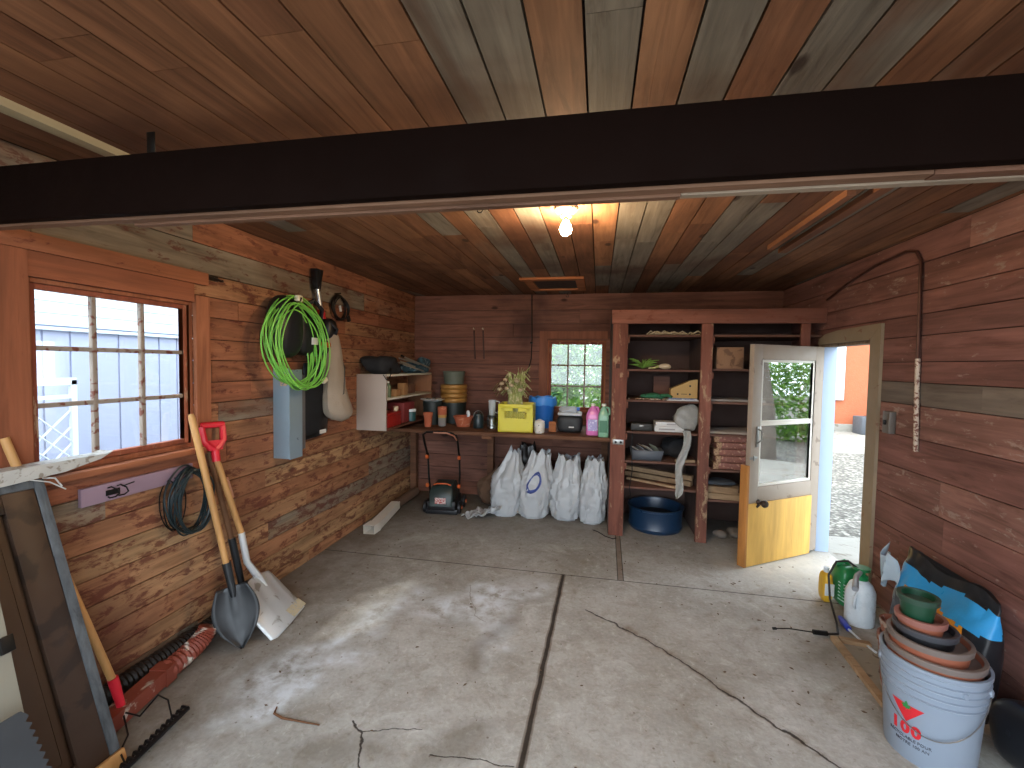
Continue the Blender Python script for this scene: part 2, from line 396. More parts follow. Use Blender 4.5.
    spk = t.n('TexVoronoi', {'Vector': tc, 'Scale': 13.}).outputs['Distance']
    c = t.mix(t.mr(spk, .05, .075, .6, 0.), c, hexc('#5a4a38'))
    t.set(Base_Color=c, Roughness=t.mr(n2, .3, .7, .62, .9)); t.set(**{'Specular_IOR_Level': .3})
    hgt = t.math('SUBTRACT', t.math('ADD', t.math('MULTIPLY', n3, .15), t.math('MULTIPLY', n2, .5)), t.math('MULTIPLY', allc, 1.2))
    t.bump(hgt, .5, .012); return t.m
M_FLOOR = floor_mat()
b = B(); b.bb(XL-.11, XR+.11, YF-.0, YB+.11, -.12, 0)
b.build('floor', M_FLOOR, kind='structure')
M_CONC = mat('weathered_concrete', '#86837b', .9, var=.2, sc=3, bump=.5, wear='#6c665a', wa=.4)
# beam ----------------------------------------------------------------------
b = B()
b.bb(XL+.005, XR-.005, 1.18, 1.215, 2.014, 2.197, bev=.003); b.mi = 1
b.bb(XL+.005, .75, 1.2155, 1.25, 2.006, 2.195, rnd=(.5, 0, .3)); b.bb(.752, XR-.005, 1.2155, 1.25, 2.004, 2.195, rnd=(.2, 0, .7))
b.mi = 2; b.bb(-1.55, .2, 1.2505, 1.275, 1.998, 2.05, rnd=(.6, .1, .2)); b.bb(.202, XR-.005, 1.2505, 1.275, 2.0, 2.05, rnd=(.8, .9, .9))
M_BEAM = mat('beam_dark_brown', '#140a07', .8, var=.25, sc=3, bump=.2, spec=.05)
M_LUMX = wood('lumber_across', ['#6e4a3a', '#80604c', '#664438'], 0, gray='#9c8c7a', gcut=.75, var=.3, knots=False)
b.build('ceiling_beam', [M_BEAM, M_LUMX, M_LUMX], kind='structure')
# ------------------------------------------------------------------ windows
M_SASH = wood('sash_wood', ['#8a4a36', '#9a5a42', '#7c4032'], 2, gcut=2, var=.3, paint='#b39a80', pa=.40, knots=False)
M_MUNT = mat('muntin_paint', '#8f8377', .7, wear='#6b3c2e', wa=.42, sc=14)
def glass_mat(name='window_glass', base=.05, gain=.9):
    """clear pane: transmits straight through, reflects more towards grazing angles (same from both faces)"""
    t = NT(name); t.t.nodes.remove(t.b)
    tr = t.n('BsdfTransparent', {'Color': (.93, .95, .96, 1)}); gl = t.n('BsdfGlossy', {'Roughness': .02, 'Color': (1, 1, 1, 1)})
    fc = t.n('LayerWeight', {'Blend': .5}).outputs['Facing']
    k = t.math('ADD', t.math('MULTIPLY', t.math('POWER', fc, 3.), gain), base, clamp=True)
    m = t.n('MixShader', {0: k, 1: tr.outputs[0], 2: gl.outputs[0]})
    t.t.links.new(m.outputs[0], t.out.inputs[0]); return t.m
M_DGLASS = glass_mat('door_glass', .22, 1.)
M_GLASS = glass_mat()
def wall_window(name, plane, u0, u1, z0, z1, mun, cols=3, rws=3, fw=.045):
    """sash with a grid of panes; plane(u, d, z) -> point, d = depth outward"""
    root = tag(T(name, None, None), kind='structure')
    def bx(b, ua, ub, za, zb, d0, d1, bev=.002):
        p, q = plane(ua, d0, za), plane(ub, d1, zb)
        b.bb(min(p[0], q[0]), max(p[0], q[0]), min(p[1], q[1]), max(p[1], q[1]), za, zb, bev=bev)
    b = B(); LD = .10 if name == 'window_2' else .05     # reveal lining
    bx(b, u0-.0, u0+.018, z0, z1, -.002, LD); bx(b, u1-.018, u1, z0, z1, -.002, LD)
    bx(b, u0+.018, u1-.018, z1-.018, z1, -.002, LD); bx(b, u0+.018, u1-.018, z0, z0+.02, -.002, LD)
    b.build('window_frame', M_TRIMY, root)
    a0, a1, c0, c1 = u0+.019, u1-.019, z0+.021, z1-.019
    b = B()
    bx(b, a0, a0+fw, c0, c1, .012, .045); bx(b, a1-fw, a1, c0, c1, .012, .045)
    bx(b, a0+fw, a1-fw, c0, c0+fw*1.1, .012, .045); bx(b, a0+fw, a1-fw, c1-fw, c1, .012, .045)
    sash = b.build('sash', M_SASH, root)
    b = B(); w = a1-a0-2*fw; h = c1-c0-2.1*fw
    for i in range(1, cols): u = a0+fw+w*i/cols; bx(b, u-mun/2, u+mun/2, c0+fw*1.1, c1-fw, .016, .038, bev=.003)
    for j in range(1, rws): z = c0+fw*1.1+h*j/rws; bx(b, a0+fw, a1-fw, z-mun/2, z+mun/2, .018, .036, bev=.003)
    b.build('muntins', M_MUNT, sash)
    b = B(); bx(b, a0+fw-.003, a1-fw+.003, c0+fw*1.1-.003, c1-fw+.003, .026, .029, bev=0)
    b.build('glass', M_GLASS, sash, flat=True)
    return root
w1 = wall_window('window_1', lambda u, d, z: (XL-d, u, z), WL[0], WL[1], WL[2], WL[3], .020, fw=.022)
b = B()
b.bb(XL+.001, XL+.024, 1.1, 1.335, .98, 1.96, rnd=(.3, 0, .2)); b.bb(XL+.001, XL+.022, 2.06, 2.15, 1.02, 1.90, rnd=(.9, 0, .5))
b.build('casing', M_TRIMY, w1)
b = B(); b.bb(XL+.001, XL+.026, .99, 2.14, 1.962, 2.03, rnd=(.7, 0, .2)); b.bb(XL+.001, XL+.020, 1.336, 2.055, 1.862, 1.96, rnd=(.2, 0, .8))
b.build('head_casing', M_TRIMH, w1)
b = B(); b.bb(XL-.0, XL+.055, 1.30, 2.17, 1.040, 1.068, bev=.004, rnd=(.9, 0, .4)); b.bb(XL+.001, XL+.012, 1.34, 2.055, 1.073, 1.076, rnd=(.5, 0, .4))
b.build('window_sill', M_TRIMH, w1)
w2 = wall_window('window_2', lambda u, d, z: (u, YB+d, z), WB[0], WB[1], WB[2], WB[3], .018, fw=.026)
M_CASB = wood('back_casing_wood', ['#80503c', '#8c5a44'], 2, gcut=2, var=.25, knots=False)
b = B(); b.bb(-.665, -.578, YB-.022, YB-.001, .93, 1.93, rnd=(.5, 0, .5)); b.bb(-.578, .09, YB-.022, YB-.001, 1.845, 1.93, rnd=(.2, 0, .5))
b.build('casing', M_CASB, w2)
b = B(); b.bb(-.577, .10, YB-.03, YB+.03, 1.0, 1.029, bev=.003); b.build('window_sill', M_CASB, w2)
# ------------------------------------------------------------------ door and its frame
M_DCAS = mat('door_casing_paint', '#85755f', .75, wear='#75503e', wa=.33, sc=5, var=.2)
M_WPAINT = mat('white_jamb_paint', '#9aabc2', .6, var=.04)
M_OLDJ = wood('old_jamb_wood', ['#7d6a58', '#8c7460'], 2, gcut=2, var=.35, knots=False)
tr = tag(T('trim_1', None, None), kind='structure')
b = B()
b.prism([(3.355, 0), (3.47, 0), (3.47, 1.755), (3.355, 1.86)], .02, Matrix(((0, 0, -1, XR-.001), (1, 0, 0, 0), (0, 1, 0, 0), (0, 0, 0, 1))))
b.prism([(3.356, 1.86), (3.47, 1.757), (4.215, 1.757), (4.20, 1.80), (4.10, 1.838), (3.9, 1.855)], .02, Matrix(((0, 0, -1, XR-.001), (1, 0, 0, 0), (0, 1, 0, 0), (0, 0, 0, 1))))
b.build('casing', M_DCAS, tr)
b = B(); b.bb(XR-.018, XR+.008, 4.2-.022, 4.2, 0, 1.753, rnd=(.5, 0, .2)); b.bb(XR, XR+.075, 3.471, 3.49, 0, 1.753, rnd=(.5, 0, .2)); b.bb(XR, XR+.11, 3.49, 4.178, 1.735, 1.753)
b.build('old_jamb', M_OLDJ, tr)
b = B(); b.bb(XR+.0085, XR+.11, 4.165, 4.2, -.02, 1.75, bev=.003); b.bb(XR+.0755, XR+.115, 3.471, 3.495, 0, 1.735)
b.build('white_jamb', M_WPAINT, tr)
# door leaf: local x from the hinge to the free edge, y = thickness
M_DGRAY = mat('door_taupe_paint', '#97897b', .6, var=.08, wear='#7a6a5c', wa=.36, sc=5)
M_DIN = mat('sash_white_paint', '#cdc6ba', .5, var=.05)
M_PLY = wood('yellow_plywood', ['#c99b4e', '#d2a75a'], 2, gcut=2, var=.14, knots=False, rough=.6)
M_ORW = wood('orange_board', ['#a8713a', '#b87e44'], 2, gcut=2, var=.2, knots=False)
M_STEEL = mat('dull_steel', '#8e8d8a', .4, metal=.9, var=.15, sc=20)
M_RUSTY = mat('dark_bronze', '#3a2f29', .45, metal=.7, var=.3, sc=30)
hx, hy = 1.833, 4.165; fx, fy = 1.153, 3.71
ang = atan2(fy-hy, fx-hx); LW = .82
door = tag(T('door_1', None, None, (hx, hy, 0), ang), kind='structure')
# front side of the leaf (towards the camera) is local +y
zb, zt = .02, 1.735
b = B()
b.bb(0, .10, -.02, .02, zb, zt, bev=.002); b.bb(LW-.095, LW, -.02, .02, zb, zt, bev=.002)
b.bb(.10, LW-.095, -.02, .02, 1.62, zt, bev=.002); b.bb(.10, LW-.095, -.02, .02, .50, .62, bev=.002)
b.bb(.10, LW-.095, -.012, .012, zb, .50); b.build('door_panel', M_DGRAY, door)
b = B(); a0, a1 = .102, LW-.097
for z0_, z1_ in ((.622, 1.12), (1.12, 1.618)):
    b.bb(a0, a0+.02, -.012, .013, z0_, z1_, bev=.002); b.bb(a1-.02, a1, -.012, .013, z0_, z1_, bev=.002)
    b.bb(a0+.02, a1-.02, -.012, .013, z0_, z0_+.02, bev=.002); b.bb(a0+.02, a1-.02, -.012, .013, z1_-.02, z1_, bev=.002)
b.build('storm_sash', M_DIN, door)
b = B(); b.bb(a0+.018, a1-.018, -.002, .002, .64, 1.60); b.build('glass', M_DGLASS, door, flat=True)
b = B(); b.bb(.10, LW+.015, .0215, .034, .008, .50, bev=.001, rnd=(.5, 0, .5)); b.build('plywood_panel', M_PLY, door)
b = B(); b.bb(LW+.016, LW+.042, -.03, .034, .005, .80, bev=.002, rnd=(.3, 0, .5)); b.build('edge_board', M_ORW, door)
b = B()
b.box((LW-.06, .026, 1.02), (.025, .012, .16), bev=.004); b.tube([(LW-.06, .03, 1.08), (LW-.06, .06, 1.07), (LW-.06, .062, 1.0), (LW-.06, .03, .97)], .006, 6)
b.build('door_handle', M_STEEL, door)
b = B(); b.bb(LW-.07, LW+.012, .021, .027, .845, .865, bev=.002); b.bb(LW-.035, LW-.02, .027, .033, .835, .875, bev=.002); b.build('bolt_latch', M_STEEL, door)
b = B(); b.lathe([(0, 0), (.022, 0), (.02, .012), (.012, .02), (.012, .035), (.026, .045), (.03, .06), (.022, .075), (0, .078)], 16, Matrix.Translation((LW-.085, .034, .51)) @ Matrix.Rotation(-pi/2, 4, 'X'))
b.box((LW-.10, .036, .49), (.075, .012, .02), rot=(0, .5, 0), bev=.003); b.build('door_knob', M_RUSTY, door)
# ------------------------------------------------------------------ outdoors
M_GRAV = NT('gravel'); t = M_GRAV; tc = t.n('TexCoord').outputs['Object']
vo = t.n('TexVoronoi', {'Vector': tc, 'Scale': 22.}); sc_ = t.n('SeparateColor', {0: vo.outputs['Color']})
c = t.mix(sc_.outputs[0], hexc('#5c5850'), hexc('#9c988e')); c = t.mix(t.mr(vo.outputs['Distance'], .3, .6, 0, .7), c, hexc('#2f2d28'))
t.set(Base_Color=c, Roughness=.9); t.bump(t.math('MULTIPLY', vo.outputs['Distance'], -1.), .8, .03); M_GRAV = t.m
b = B(); b.bb(-30, 30, -30, 40, -.30, -.125); b.build('ground', M_GRAV, kind='structure')
b = B(); b.bb(XR+.111, 14, 4.6, 9.3, -.124, -.02); b.build('gravel_yard', M_GRAV, kind='structure')
b = B(); b.bb(XR+.111, 6, 2.2, 4.598, -.124, -.005, bev=.004); b.bb(XR+.111, 20, 9.302, 13.5, -.124, -.005, bev=.004); b.build('path', M_CONC, kind='structure')
b = B(); b.bb(-4.5, 4.5, -9, -.002, -.124, -.004, bev=.004); b.build('driveway', M_CONC, kind='structure')
M_STUC = mat('orange_stucco', '#a65f40', .9, var=.08, sc=4, bump=.6)
M_WHITE = mat('bright_white_trim', '#d5dadc', .5, var=.03)
M_SLATE = mat('slate_roofing', '#4a4a4c', .9)
h = T('house', 'orange stucco house with white-trimmed window across the gravel yard', 'house', (8.5, 13.2, -.12))
b = B(); b.bb(4.2, 14, 12.6, 17, -.124, 4.2); b.build('wall', M_STUC, h, world=True)
b = B(); b.bb(4.25, 14.2, 12.50, 12.599, -.124, .18, bev=.01); b.build('foundation', M_CONC, h, world=True)
b = B(); b.prism([(3.6, 4.2), (14.6, 4.2), (9.1, 6.6)], 5.4, Matrix(((1, 0, 0, 0), (0, 0, 1, 12.1), (0, 1, 0, 0), (0, 0, 0, 1)))); b.build('roof', M_SLATE, h, world=True)
b = B(); b.bb(5.2, 6.06, 12.54, 12.60, .78, 2.42, bev=.01); fr = b.build('window', M_WHITE, h, world=True)
b = B(); b.bb(5.32, 5.86, 12.53, 12.539, .92, 2.3); M_PANE = mat('dark_pane', '#6f7f8c', .08); b.build('pane', M_PANE, fr); fr.children[0].matrix_parent_inverse = Matrix.Translation((-8.5, -13.2, .12))
pt = T('planter_box', 'dark planter box standing against the orange house', 'planter', (6.6, 12.2, -.005))
b = B(); b.bb(6.2, 7.5, 12.0, 12.4, -.005, .42, bev=.02); b.build('box', mat('charcoal_planter', '#4a4d52', .7), pt, world=True)
b = B(); b.lathe([(0, .42), (.13, .42), (.17, .62), (.15, .62), (.12, .5), (0, .5)], 20, Matrix.Translation((7.0, 12.2, 0))); b.build('flower_pot', M_WHITE, pt, world=True)
b = B()
b.tube([(6.55, 12.2, .42), (6.55, 12.2, .95)], .03, 8); b.tube([(6.4+.16*cos(a)+.3, 12.2, 1.0+.16*sin(a)) for a in [2*pi*i/16 for i in range(16)]], .02, 6, closed=True); b.tube([(6.45, 12.2, .8), (7.15, 12.2, .8)], .02, 6)
b.build('wire_trellis', M_STEEL, pt, world=True)
# neighbour's wall beyond the left window
M_NB = mat('pale_lavender_siding', '#a0a3b6', .8, var=.03); M_NBW = mat('white_lap_siding', '#c3ccd0', .7, var=.03)
h = T('garage_building', 'pale grey neighbouring wall with white lap siding seen through the left window', 'building', (-5.3, 3.5, -.124))
b = B(); b.bb(-5.3, -5.0, -1, 9, -.124, 1.86)
for i in range(46): b.bb(-5.0, -4.985, -1+.22*i, -1+.22*i+.20, -.12, 1.8)
b.build('lower_wall', M_NB, h, world=True)
b = B()
for i in range(9):
    z = 1.90+.11*i; b.bar((-4.985, -1, z), (-4.985, 9, z), .02, .104, up=(0, 0, 1))
b.bb(-5.3, -4.99, -1, 9, 1.86, 2.9); b.build('siding', M_NBW, h, world=True)
b = B(); b.bb(-4.995, -4.94, -1, 9, 1.80, 1.83); b.build('ledge', M_NBW, h, world=True)
lt = T('lattice_screen', 'small white garden lattice seen through the lower left window panes', 'lattice', (-4.6, 3.05, -.124))
b = B(); b.bb(-4.62, -4.58, 2.80, 2.84, -.124, 1.35); b.bb(-4.62, -4.58, 3.12, 3.16, -.124, 1.35); b.bb(-4.62, -4.58, 2.80, 3.16, 1.31, 1.37); b.bb(-4.62, -4.58, 2.84, 3.12, 1.19, 1.22)
b.build('frame', M_WHITE, lt, world=True)
b = B()
for i in range(9):
    z = -.1+.15*i
    if z+.28 < 1.2: b.bar((-4.606, 2.84, z), (-4.606, 3.12, z+.28), .006, .022, up=(1, 0, 0)); b.bar((-4.594, 3.12, z), (-4.594, 2.84, z+.28), .006, .022, up=(1, 0, 0))
b.build('lattice', M_WHITE, lt, world=True)
# foliage
def leaf_mat(name, c1, c2):
    t = NT(name); tc = t.n('TexCoord').outputs['Object']; a = t.n('Attribute', attribute_name='rnd').outputs['Color']
    sp = t.n('SeparateColor', {0: a}); c = t.mix(sp.outputs[0], hexc(c1), hexc(c2))
    c = t.mix(t.mr(t.noise(tc, 3.), .3, .7, 0, .4), c, hexc(c1))
    t.set(Base_Color=c, Roughness=.5)
    tl = t.n('BsdfTranslucent', {'Color': c}); m = t.n('MixShader', {0: .45, 1: t.b.outputs[0], 2: tl.outputs[0]}); t.t.links.new(m.outputs[0], t.out.inputs[0]); return t.m
M_LEAF = leaf_mat('leaf_green', '#3c6d24', '#86b04a')
def foliage(b, c, rad, n, size):
    for i in range(n):
        v = Vector((random.gauss(0, 1), random.gauss(0, 1), random.gauss(0, 1))).normalized()*random.uniform(.45, 1)**.6
        p = Vector(c)+Vector((v.x*rad[0], v.y*rad[1], v.z*rad[2])); s = size*random.uniform(.6, 1.3)
        a = Vector((random.gauss(0, 1), random.gauss(0, 1), random.gauss(0, 1))).normalized(); q = a.orthogonal().normalized(); w = a.cross(q)
        vs = [b.bm.verts.new(p+k) for k in (a*s, q*s*.45+w*s*.12, -a*s, -q*s*.45+w*s*.12)]
        b.col([b.bm.faces.new(vs)])
M_BARK = mat('tree_bark', '#6f665c', .95, var=.3, sc=9, bump=.8)
for i, (x, y, r, lab) in enumerate(((-1.35, 7.4, 1.15, 'leafy green shrub behind the rear window, left side of its view'), (.98, 7.6, 1.15, 'leafy green shrub behind the rear window, right side of its view'))):
    s = T('garden_shrub', lab, 'shrub', (x, y, -.125), group='shrubs behind the garage')
    b = B(); foliage(b, (x, y, 1.75), (r, .6, 1.85), 9000, .062); b.build('foliage', M_LEAF, s, world=True, flat=True)
    b = B()
    for k in range(5): b.tube([(x+.05*k-.1, y, -.125), (x+.1*k-.2, y, .6), (x+.25*k-.5, y+.1, 1.6)], [.03, .02, .01], 6)
    b.build('stems', M_BARK, s, world=True)
s = T('shade_tree', 'tree with grey trunk beyond the doorway, seen reflected in the door glass', 'tree', (6.6, 3.4, -.125))
b = B(); b.tube([(6.6, 3.4, -.13), (6.55, 3.42, .8), (6.7, 3.3, 1.7), (6.6, 3.2, 3.4)], [.28, .2, .17, .12], 14); b.tube([(6.7, 3.3, 1.6), (6.5, 2.9, 2.4), (6.3, 2.4, 3.4)], [.12, .09, .05], 8); b.build('trunk', M_BARK, s, world=True)
b = B(); foliage(b, (6.8, 3.4, 3.6), (1.9, 1.9, 1.5), 5000, .09); b.build('crown', M_LEAF, s, world=True, flat=True)
s = T('garden_hedge', 'bright green hedge beyond the doorway, seen reflected in the door glass', 'hedge', (9.5, 3.2, -.125))
b = B(); foliage(b, (9.5, 3.6, .8), (.7, 2.6, .95), 7000, .07); b.build('foliage', M_LEAF, s, world=True, flat=True)
s = T('garden_hedge', 'tall yellow-green hedge filling the view through the rear window', 'hedge', (-.3, 9.6, -.125))
b = B(); foliage(b, (-.3, 9.7, 1.6), (2.6, .5, 2.2), 9000, .085); foliage(b, (-.3, 9.5, .9), (2.4, .4, 1.0), 4000, .08); b.build('foliage', leaf_mat('hedge_green', '#54862e', '#b4cf66'), s, world=True, flat=True)
# ------------------------------------------------------------------ ceiling fittings
def wall_pt(y, z, d=0): return Vector((XL+d, y, z))
M_PORC = mat('white_porcelain', '#e6dfd0', .3, var=.03)
M_BULB = NT('lit_bulb_glass'); M_BULB.set(Base_Color=(1, .9, .75, 1), Emission_Color=(1, .72, .42, 1), Emission_Strength=420.); M_BULB = M_BULB.m
M_BRASS = mat('brass_cap', '#a98a4a', .35, metal=1)
lp = T('ceiling_lamp', 'bare lit bulb in a white porcelain ceiling fixture', 'lamp', (-.183, 2.31, ZC))
b = B(); b.lathe([(0, 0), (.056, 0), (.056, -.012), (.046, -.024), (.03, -.03), (.028, -.045), (.02, -.048), (0, -.048)], 28); b.build('lamp_base', M_PORC, lp)
b = B(); b.lathe([(0, -.046), (.0135, -.046), (.0135, -.062), (0, -.062)], 16); b.build('socket', M_BRASS, lp)
b = B(); b.lathe([(.012, -.060), (.014, -.068), (.022, -.082), (.029, -.098), (.030, -.112), (.024, -.128), (.012, -.138), (.0005, -.141)], 24); b.build('bulb', M_BULB, lp)
hatch = T('ceiling_hatch', 'small wooden-framed vent hatch in the ceiling near the back wall', 'hatch', (-.43, 4.37, ZC))
M_HW = wood('hatch_wood', ['#a5623a', '#b4744a'], 0, gcut=2, var=.25, knots=False)
x0, x1, y0, y1 = -.74, -.15, 4.07, 4.72
b = B(); b.bb(x0, x1, y0, y0+.09, ZC-.022, ZC-.001, bev=.002); b.bb(x0+.05, x1, y1-.07, y1, ZC-.022, ZC-.001, bev=.002); b.bb(x0+.03, x0+.11, y0+.09, y1-.07, ZC-.022, ZC-.001); b.bb(x1-.08, x1, y0+.09, y1-.07, ZC-.022, ZC-.001); b.build('frame', M_HW, hatch, world=True)
b = B(); b.bb(x0+.11, x1-.08, y0+.09, y1-.07, ZC-.008, ZC-.001); b.build('cover', mat('hatch_cover_dark', '#3d2c24', .9), hatch, world=True)
b = B(); x0, x1, y0, y1 = 1.06, 1.16, 2.25, 3.2
b.bb(x0, x0+.035, y0, y1, ZC-.03, ZC-.0005, rnd=(.9, 0, .1)); b.bb(x1, x1+.05, y0-.1, y1+.1, ZC-.028, ZC-.0005, rnd=(.4, 0, .1))
tag(b.build('ceiling_batten', wood('batten_wood', ['#754a35', '#86593f'], 1, gcut=2, var=.3, knots=False)), 'pair of narrow wooden battens nailed to the ceiling towards the right wall', 'batten')
b = B(); b.bb(-1.90, -1.835, .2, 1.52, ZC-.02, ZC-.0005, bev=.002, rnd=(.5, 0, .5)); b.bb(-1.835, -1.822, .2, 1.52, ZC-.028, ZC-.0005)
tag(b.build('door_track', mat('pale_weathered_batten', '#a39679', .7, var=.2)), 'pale batten running along the ceiling above the beam, far left', 'batten')
b = B(); b.bb(-1.415, -1.385, 1.185, 1.188, 2.1975, 2.262, bev=.0005); b.bb(-1.415, -1.385, 1.188, 1.21, 2.1975, 2.2005)
tag(b.build('hanging_bracket', mat('blackened_steel', '#16130f', .5, metal=.6)), 'black slotted metal bracket standing up from the beam', 'bracket')
M_BLK = mat('black_iron', '#141312', .5, metal=.5)
def hook(name, p, label, cat='hook', group=None):
    b = B(); p = Vector(p); b.tube([p, p+Vector((0, 0, -.02))]+[p+Vector((.014*sin(a), 0, -.034+.014*cos(a))) for a in [i*5.2/10 for i in range(11)]], .0028, 6)
    o = b.build(name, M_BLK, None, label=label, cat=cat, group=group); return o
hook('ceiling_hook', at(480, 203, Z=ZC), 'black cup hook in the ceiling left of the lit bulb')
hook('ceiling_hook', at(575, 200, Z=ZC), 'black cup hook in the ceiling just right of the lit bulb')
hook('ceiling_hook', (-.36, 4.98, ZC), 'tiny hook at the top of the back wall above the rear window')
# ------------------------------------------------------------------ right wall fittings
M_PIPE = mat('pipe_brown', '#4a2c24', .5, metal=.4, var=.2); M_PIPEW = mat('pipe_peeling_white', '#b6a594', .6, var=.1, wear='#6a4032', wa=.45, sc=25)
cn = T('conduit_pipe', 'thin brown conduit bending down the right wall, ending in a peeling white length', 'pipe', (XR, 3.0, 1.05))
b = B(); X_ = XR-.018; b.tube([(X_, 4.1, 2.12), (X_, 3.8, 2.20), (X_, 3.45, 2.26), (X_, 3.15, 2.275), (X_, 3.06, 2.25), (X_, 3.02, 2.19), (X_, 3.01, 1.9), (X_, 3.0, 1.6)], .009, 8); b.build('bend', M_PIPE, cn, world=True)
b = B(); b.tube([(X_, 3.0, 1.62), (X_, 2.99, 1.35), (X_, 2.975, 1.08)], .0125, 10); b.build('lower_length', M_PIPEW, cn, world=True)
b = B(); b.bb(XR-.03, XR-.001, 2.985, 3.005, 1.34, 1.36); b.build('strap', M_PIPE, cn, world=True)
ob = T('switch_box', 'small grey metal electrical box beside the doorway', 'switch', (XR, 3.225, 1.17))
b = B(); b.bb(XR-.04, XR-.001, 3.19, 3.26, 1.15, 1.29, bev=.005); b.build('box', mat('grey_steel_box', '#6c6660', .5, metal=.4, var=.2), ob, world=True)
b = B(); b.bb(XR-.052, XR-.0405, 3.215, 3.235, 1.205, 1.235, bev=.002); b.build('toggle', M_BLK, ob, world=True)
# ------------------------------------------------------------------ left wall: window hardware, rack, cords
M_LIL = mat('lilac_paint', '#8f7887', .6, var=.08, sc=8)
rk = T('hook_rail', 'lilac painted board with a black double hook under the left window', 'hook rail', (XL, 1.75, .93))
b = B(); b.bb(XL+.001, XL+.02, 1.495, 2.03, .905, .985, bev=.002); b.build('board', M_LIL, rk, world=True)
b = B()
for yy in (1.60, 1.64): b.tube([(XL+.021, yy, .965), (XL+.04, yy, .972), (XL+.062, yy+.008, .96), (XL+.068, yy+.012, .94), (XL+.05, yy+.01, .925), (XL+.03, yy, .92), (XL+.021, yy, .925)], .0035, 6)
b.bb(XL+.0205, XL+.024, 1.59, 1.65, .93, .955, bev=.001); b.tube([(XL+.05, 1.64, .965), (XL+.08, 1.67, .98)], .003, 6); b.build('hook', M_BLK, rk, world=True)
bt = T('door_bolt', 'small rusty bolt fixed above the left window casing', 'bolt', (XL, 2.185, 2.015))
b = B(); b.tube([(XL+.012, 2.13, 2.02), (XL+.012, 2.24, 2.008)], .007, 8); b.bb(XL+.001, XL+.01, 2.15, 2.22, 2.0, 2.03); b.lathe([(0, 0), (.011, .003), (.008, .014), (0, .015)], 10, Matrix.Translation((XL+.012, 2.245, 2.0))); b.build('slide', M_RUSTY, bt, world=True)
M_SNAIL = mat('pale_nail', '#cbb79a', .5)
def coil(b, c, ry, rz, turns, r, spread, tilt=0, depth=.05, wob=.12, seed=1, lean=0):
    rnd_ = random.Random(seed); pts = []
    N_ = 40*turns; k1 = [rnd_.uniform(-1, 1) for _ in range(turns+2)]; k2 = [rnd_.uniform(-1, 1) for _ in range(turns+2)]; k3 = [rnd_.uniform(-1, 1) for _ in range(turns+2)]
    for i in range(N_+1):
        u = i/40; a = 2*pi*u; j = int(u); f = u-j; f = f*f*(3-2*f)
        L = lambda k: k[j]*(1-f)+k[min(j+1, turns+1)]*f
        yy = (ry*(1+wob*L(k1)))*sin(a)+spread*L(k2); zz = (rz*(1+wob*.6*L(k3)))*cos(a)+spread*.6*L(k1)
        # hanging from the top: loops gather there
        g = max(0, cos(a)); yy *= (1-.35*g**3)
        y2 = yy*cos(tilt)-zz*sin(tilt); z2 = yy*sin(tilt)+zz*cos(tilt)
        pts.append((XL+c[2]+depth*(.5+.5*sin(u*2.4+a*.5))+lean*(-zz), c[0]+y2, c[1]+z2))
    b.tube(pts, r, 6)
    return pts
M_DGREEN = mat('dark_green_hose', '#16262a', .4, var=.2)
hc = T('hose_coil', 'dark green cord coiled on the lilac rail under the left window', 'cord', (XL, 1.96, .8))
b = B(); coil(b, (1.975, .80, .035), .105, .165, 13, .0045, .022, depth=.06, seed=3); b.build('coil', M_DGREEN, hc, world=True)
b = B(); coil(b, (1.90, .80, .015), .05, .13, 4, .003, .02, depth=.03, seed=9); b.build('thin_wire', M_BLK, hc, world=True)
M_CORDB = mat('black_rubber_cord', '#15110f', .5)
bc = T('power_cord_coil', 'small black power cord coil hanging high on the left wall', 'cord', (XL, 3.4, 2.1))
b = B(); coil(b, (3.41, 2.0, .02), .10, .10, 6, .0055, .012, depth=.035, seed=5); b.build('coil', M_CORDB, bc, world=True)
b = B(); b.tube([(XL+.0, 3.39, 2.115), (XL+.06, 3.39, 2.12)], .004, 6); b.build('nail', M_BLK, bc, world=True)
b = B(); b.box((XL+.062, 3.50, 1.92), (.02, .035, .05), rot=(.4, 0, 0), bev=.004); b.build('plug', M_CORDB, bc, world=True)
b = B(); b.box((XL+.065, 3.37, 1.99), (.012, .02, .05), rot=(.3, 0, 0), bev=.002); b.build('paper_tag', M_WHITE, bc, world=True)
# black power tool behind the green cord
M_PLB = mat('black_plastic', '#15161a', .45, var=.15); M_ORP = mat('orange_plastic', '#c25a22', .4); M_LAB = mat('white_label', '#cfcfca', .5, var=.03)
pt_ = T('power_tool', 'black power tool with orange trigger hanging behind the bright green cord', 'power tool', (XL, 2.85, 1.7))
def blob(b, f, nu=28, nv=18, rnd=None):
    rows = []
    for j in range(nv+1):
        rows.append([f(2*pi*i/nu, -pi/2+pi*j/nv) for i in range(nu)])
    b.grid(rows, cu=True)
def ell(c, r, e=1., nz=0, ns=4, seed=0, M=None):
    def f(u, v):
        sg = lambda x: (abs(x)**e)*(1 if x >= 0 else -1)
        p = Vector((sg(cos(u))*max(abs(cos(v)), 1e-4)**e*r[0], sg(sin(u))*max(abs(cos(v)), 1e-4)**e*r[1], sg(sin(v))*r[2]))
        if nz:
            k = 1+nz*noise.noise(p*ns+Vector((seed, seed*.7, 0))); p = p*k
        if M is not None: p = M @ p
        return p+Vector(c)
    return f
b = B(); blob(b, ell((XL+.10, 2.66, 1.78), (.085, .13, .21), .75)); blob(b, ell((XL+.09, 2.88, 1.76), (.07, .12, .17), .6)); blob(b, ell((XL+.08, 3.0, 1.66), (.06, .16, .07), .7)); b.build('housing_and_shadow', M_PLB, pt_, world=True)  # the round lobe nearest the window stands in for the tool's shadow
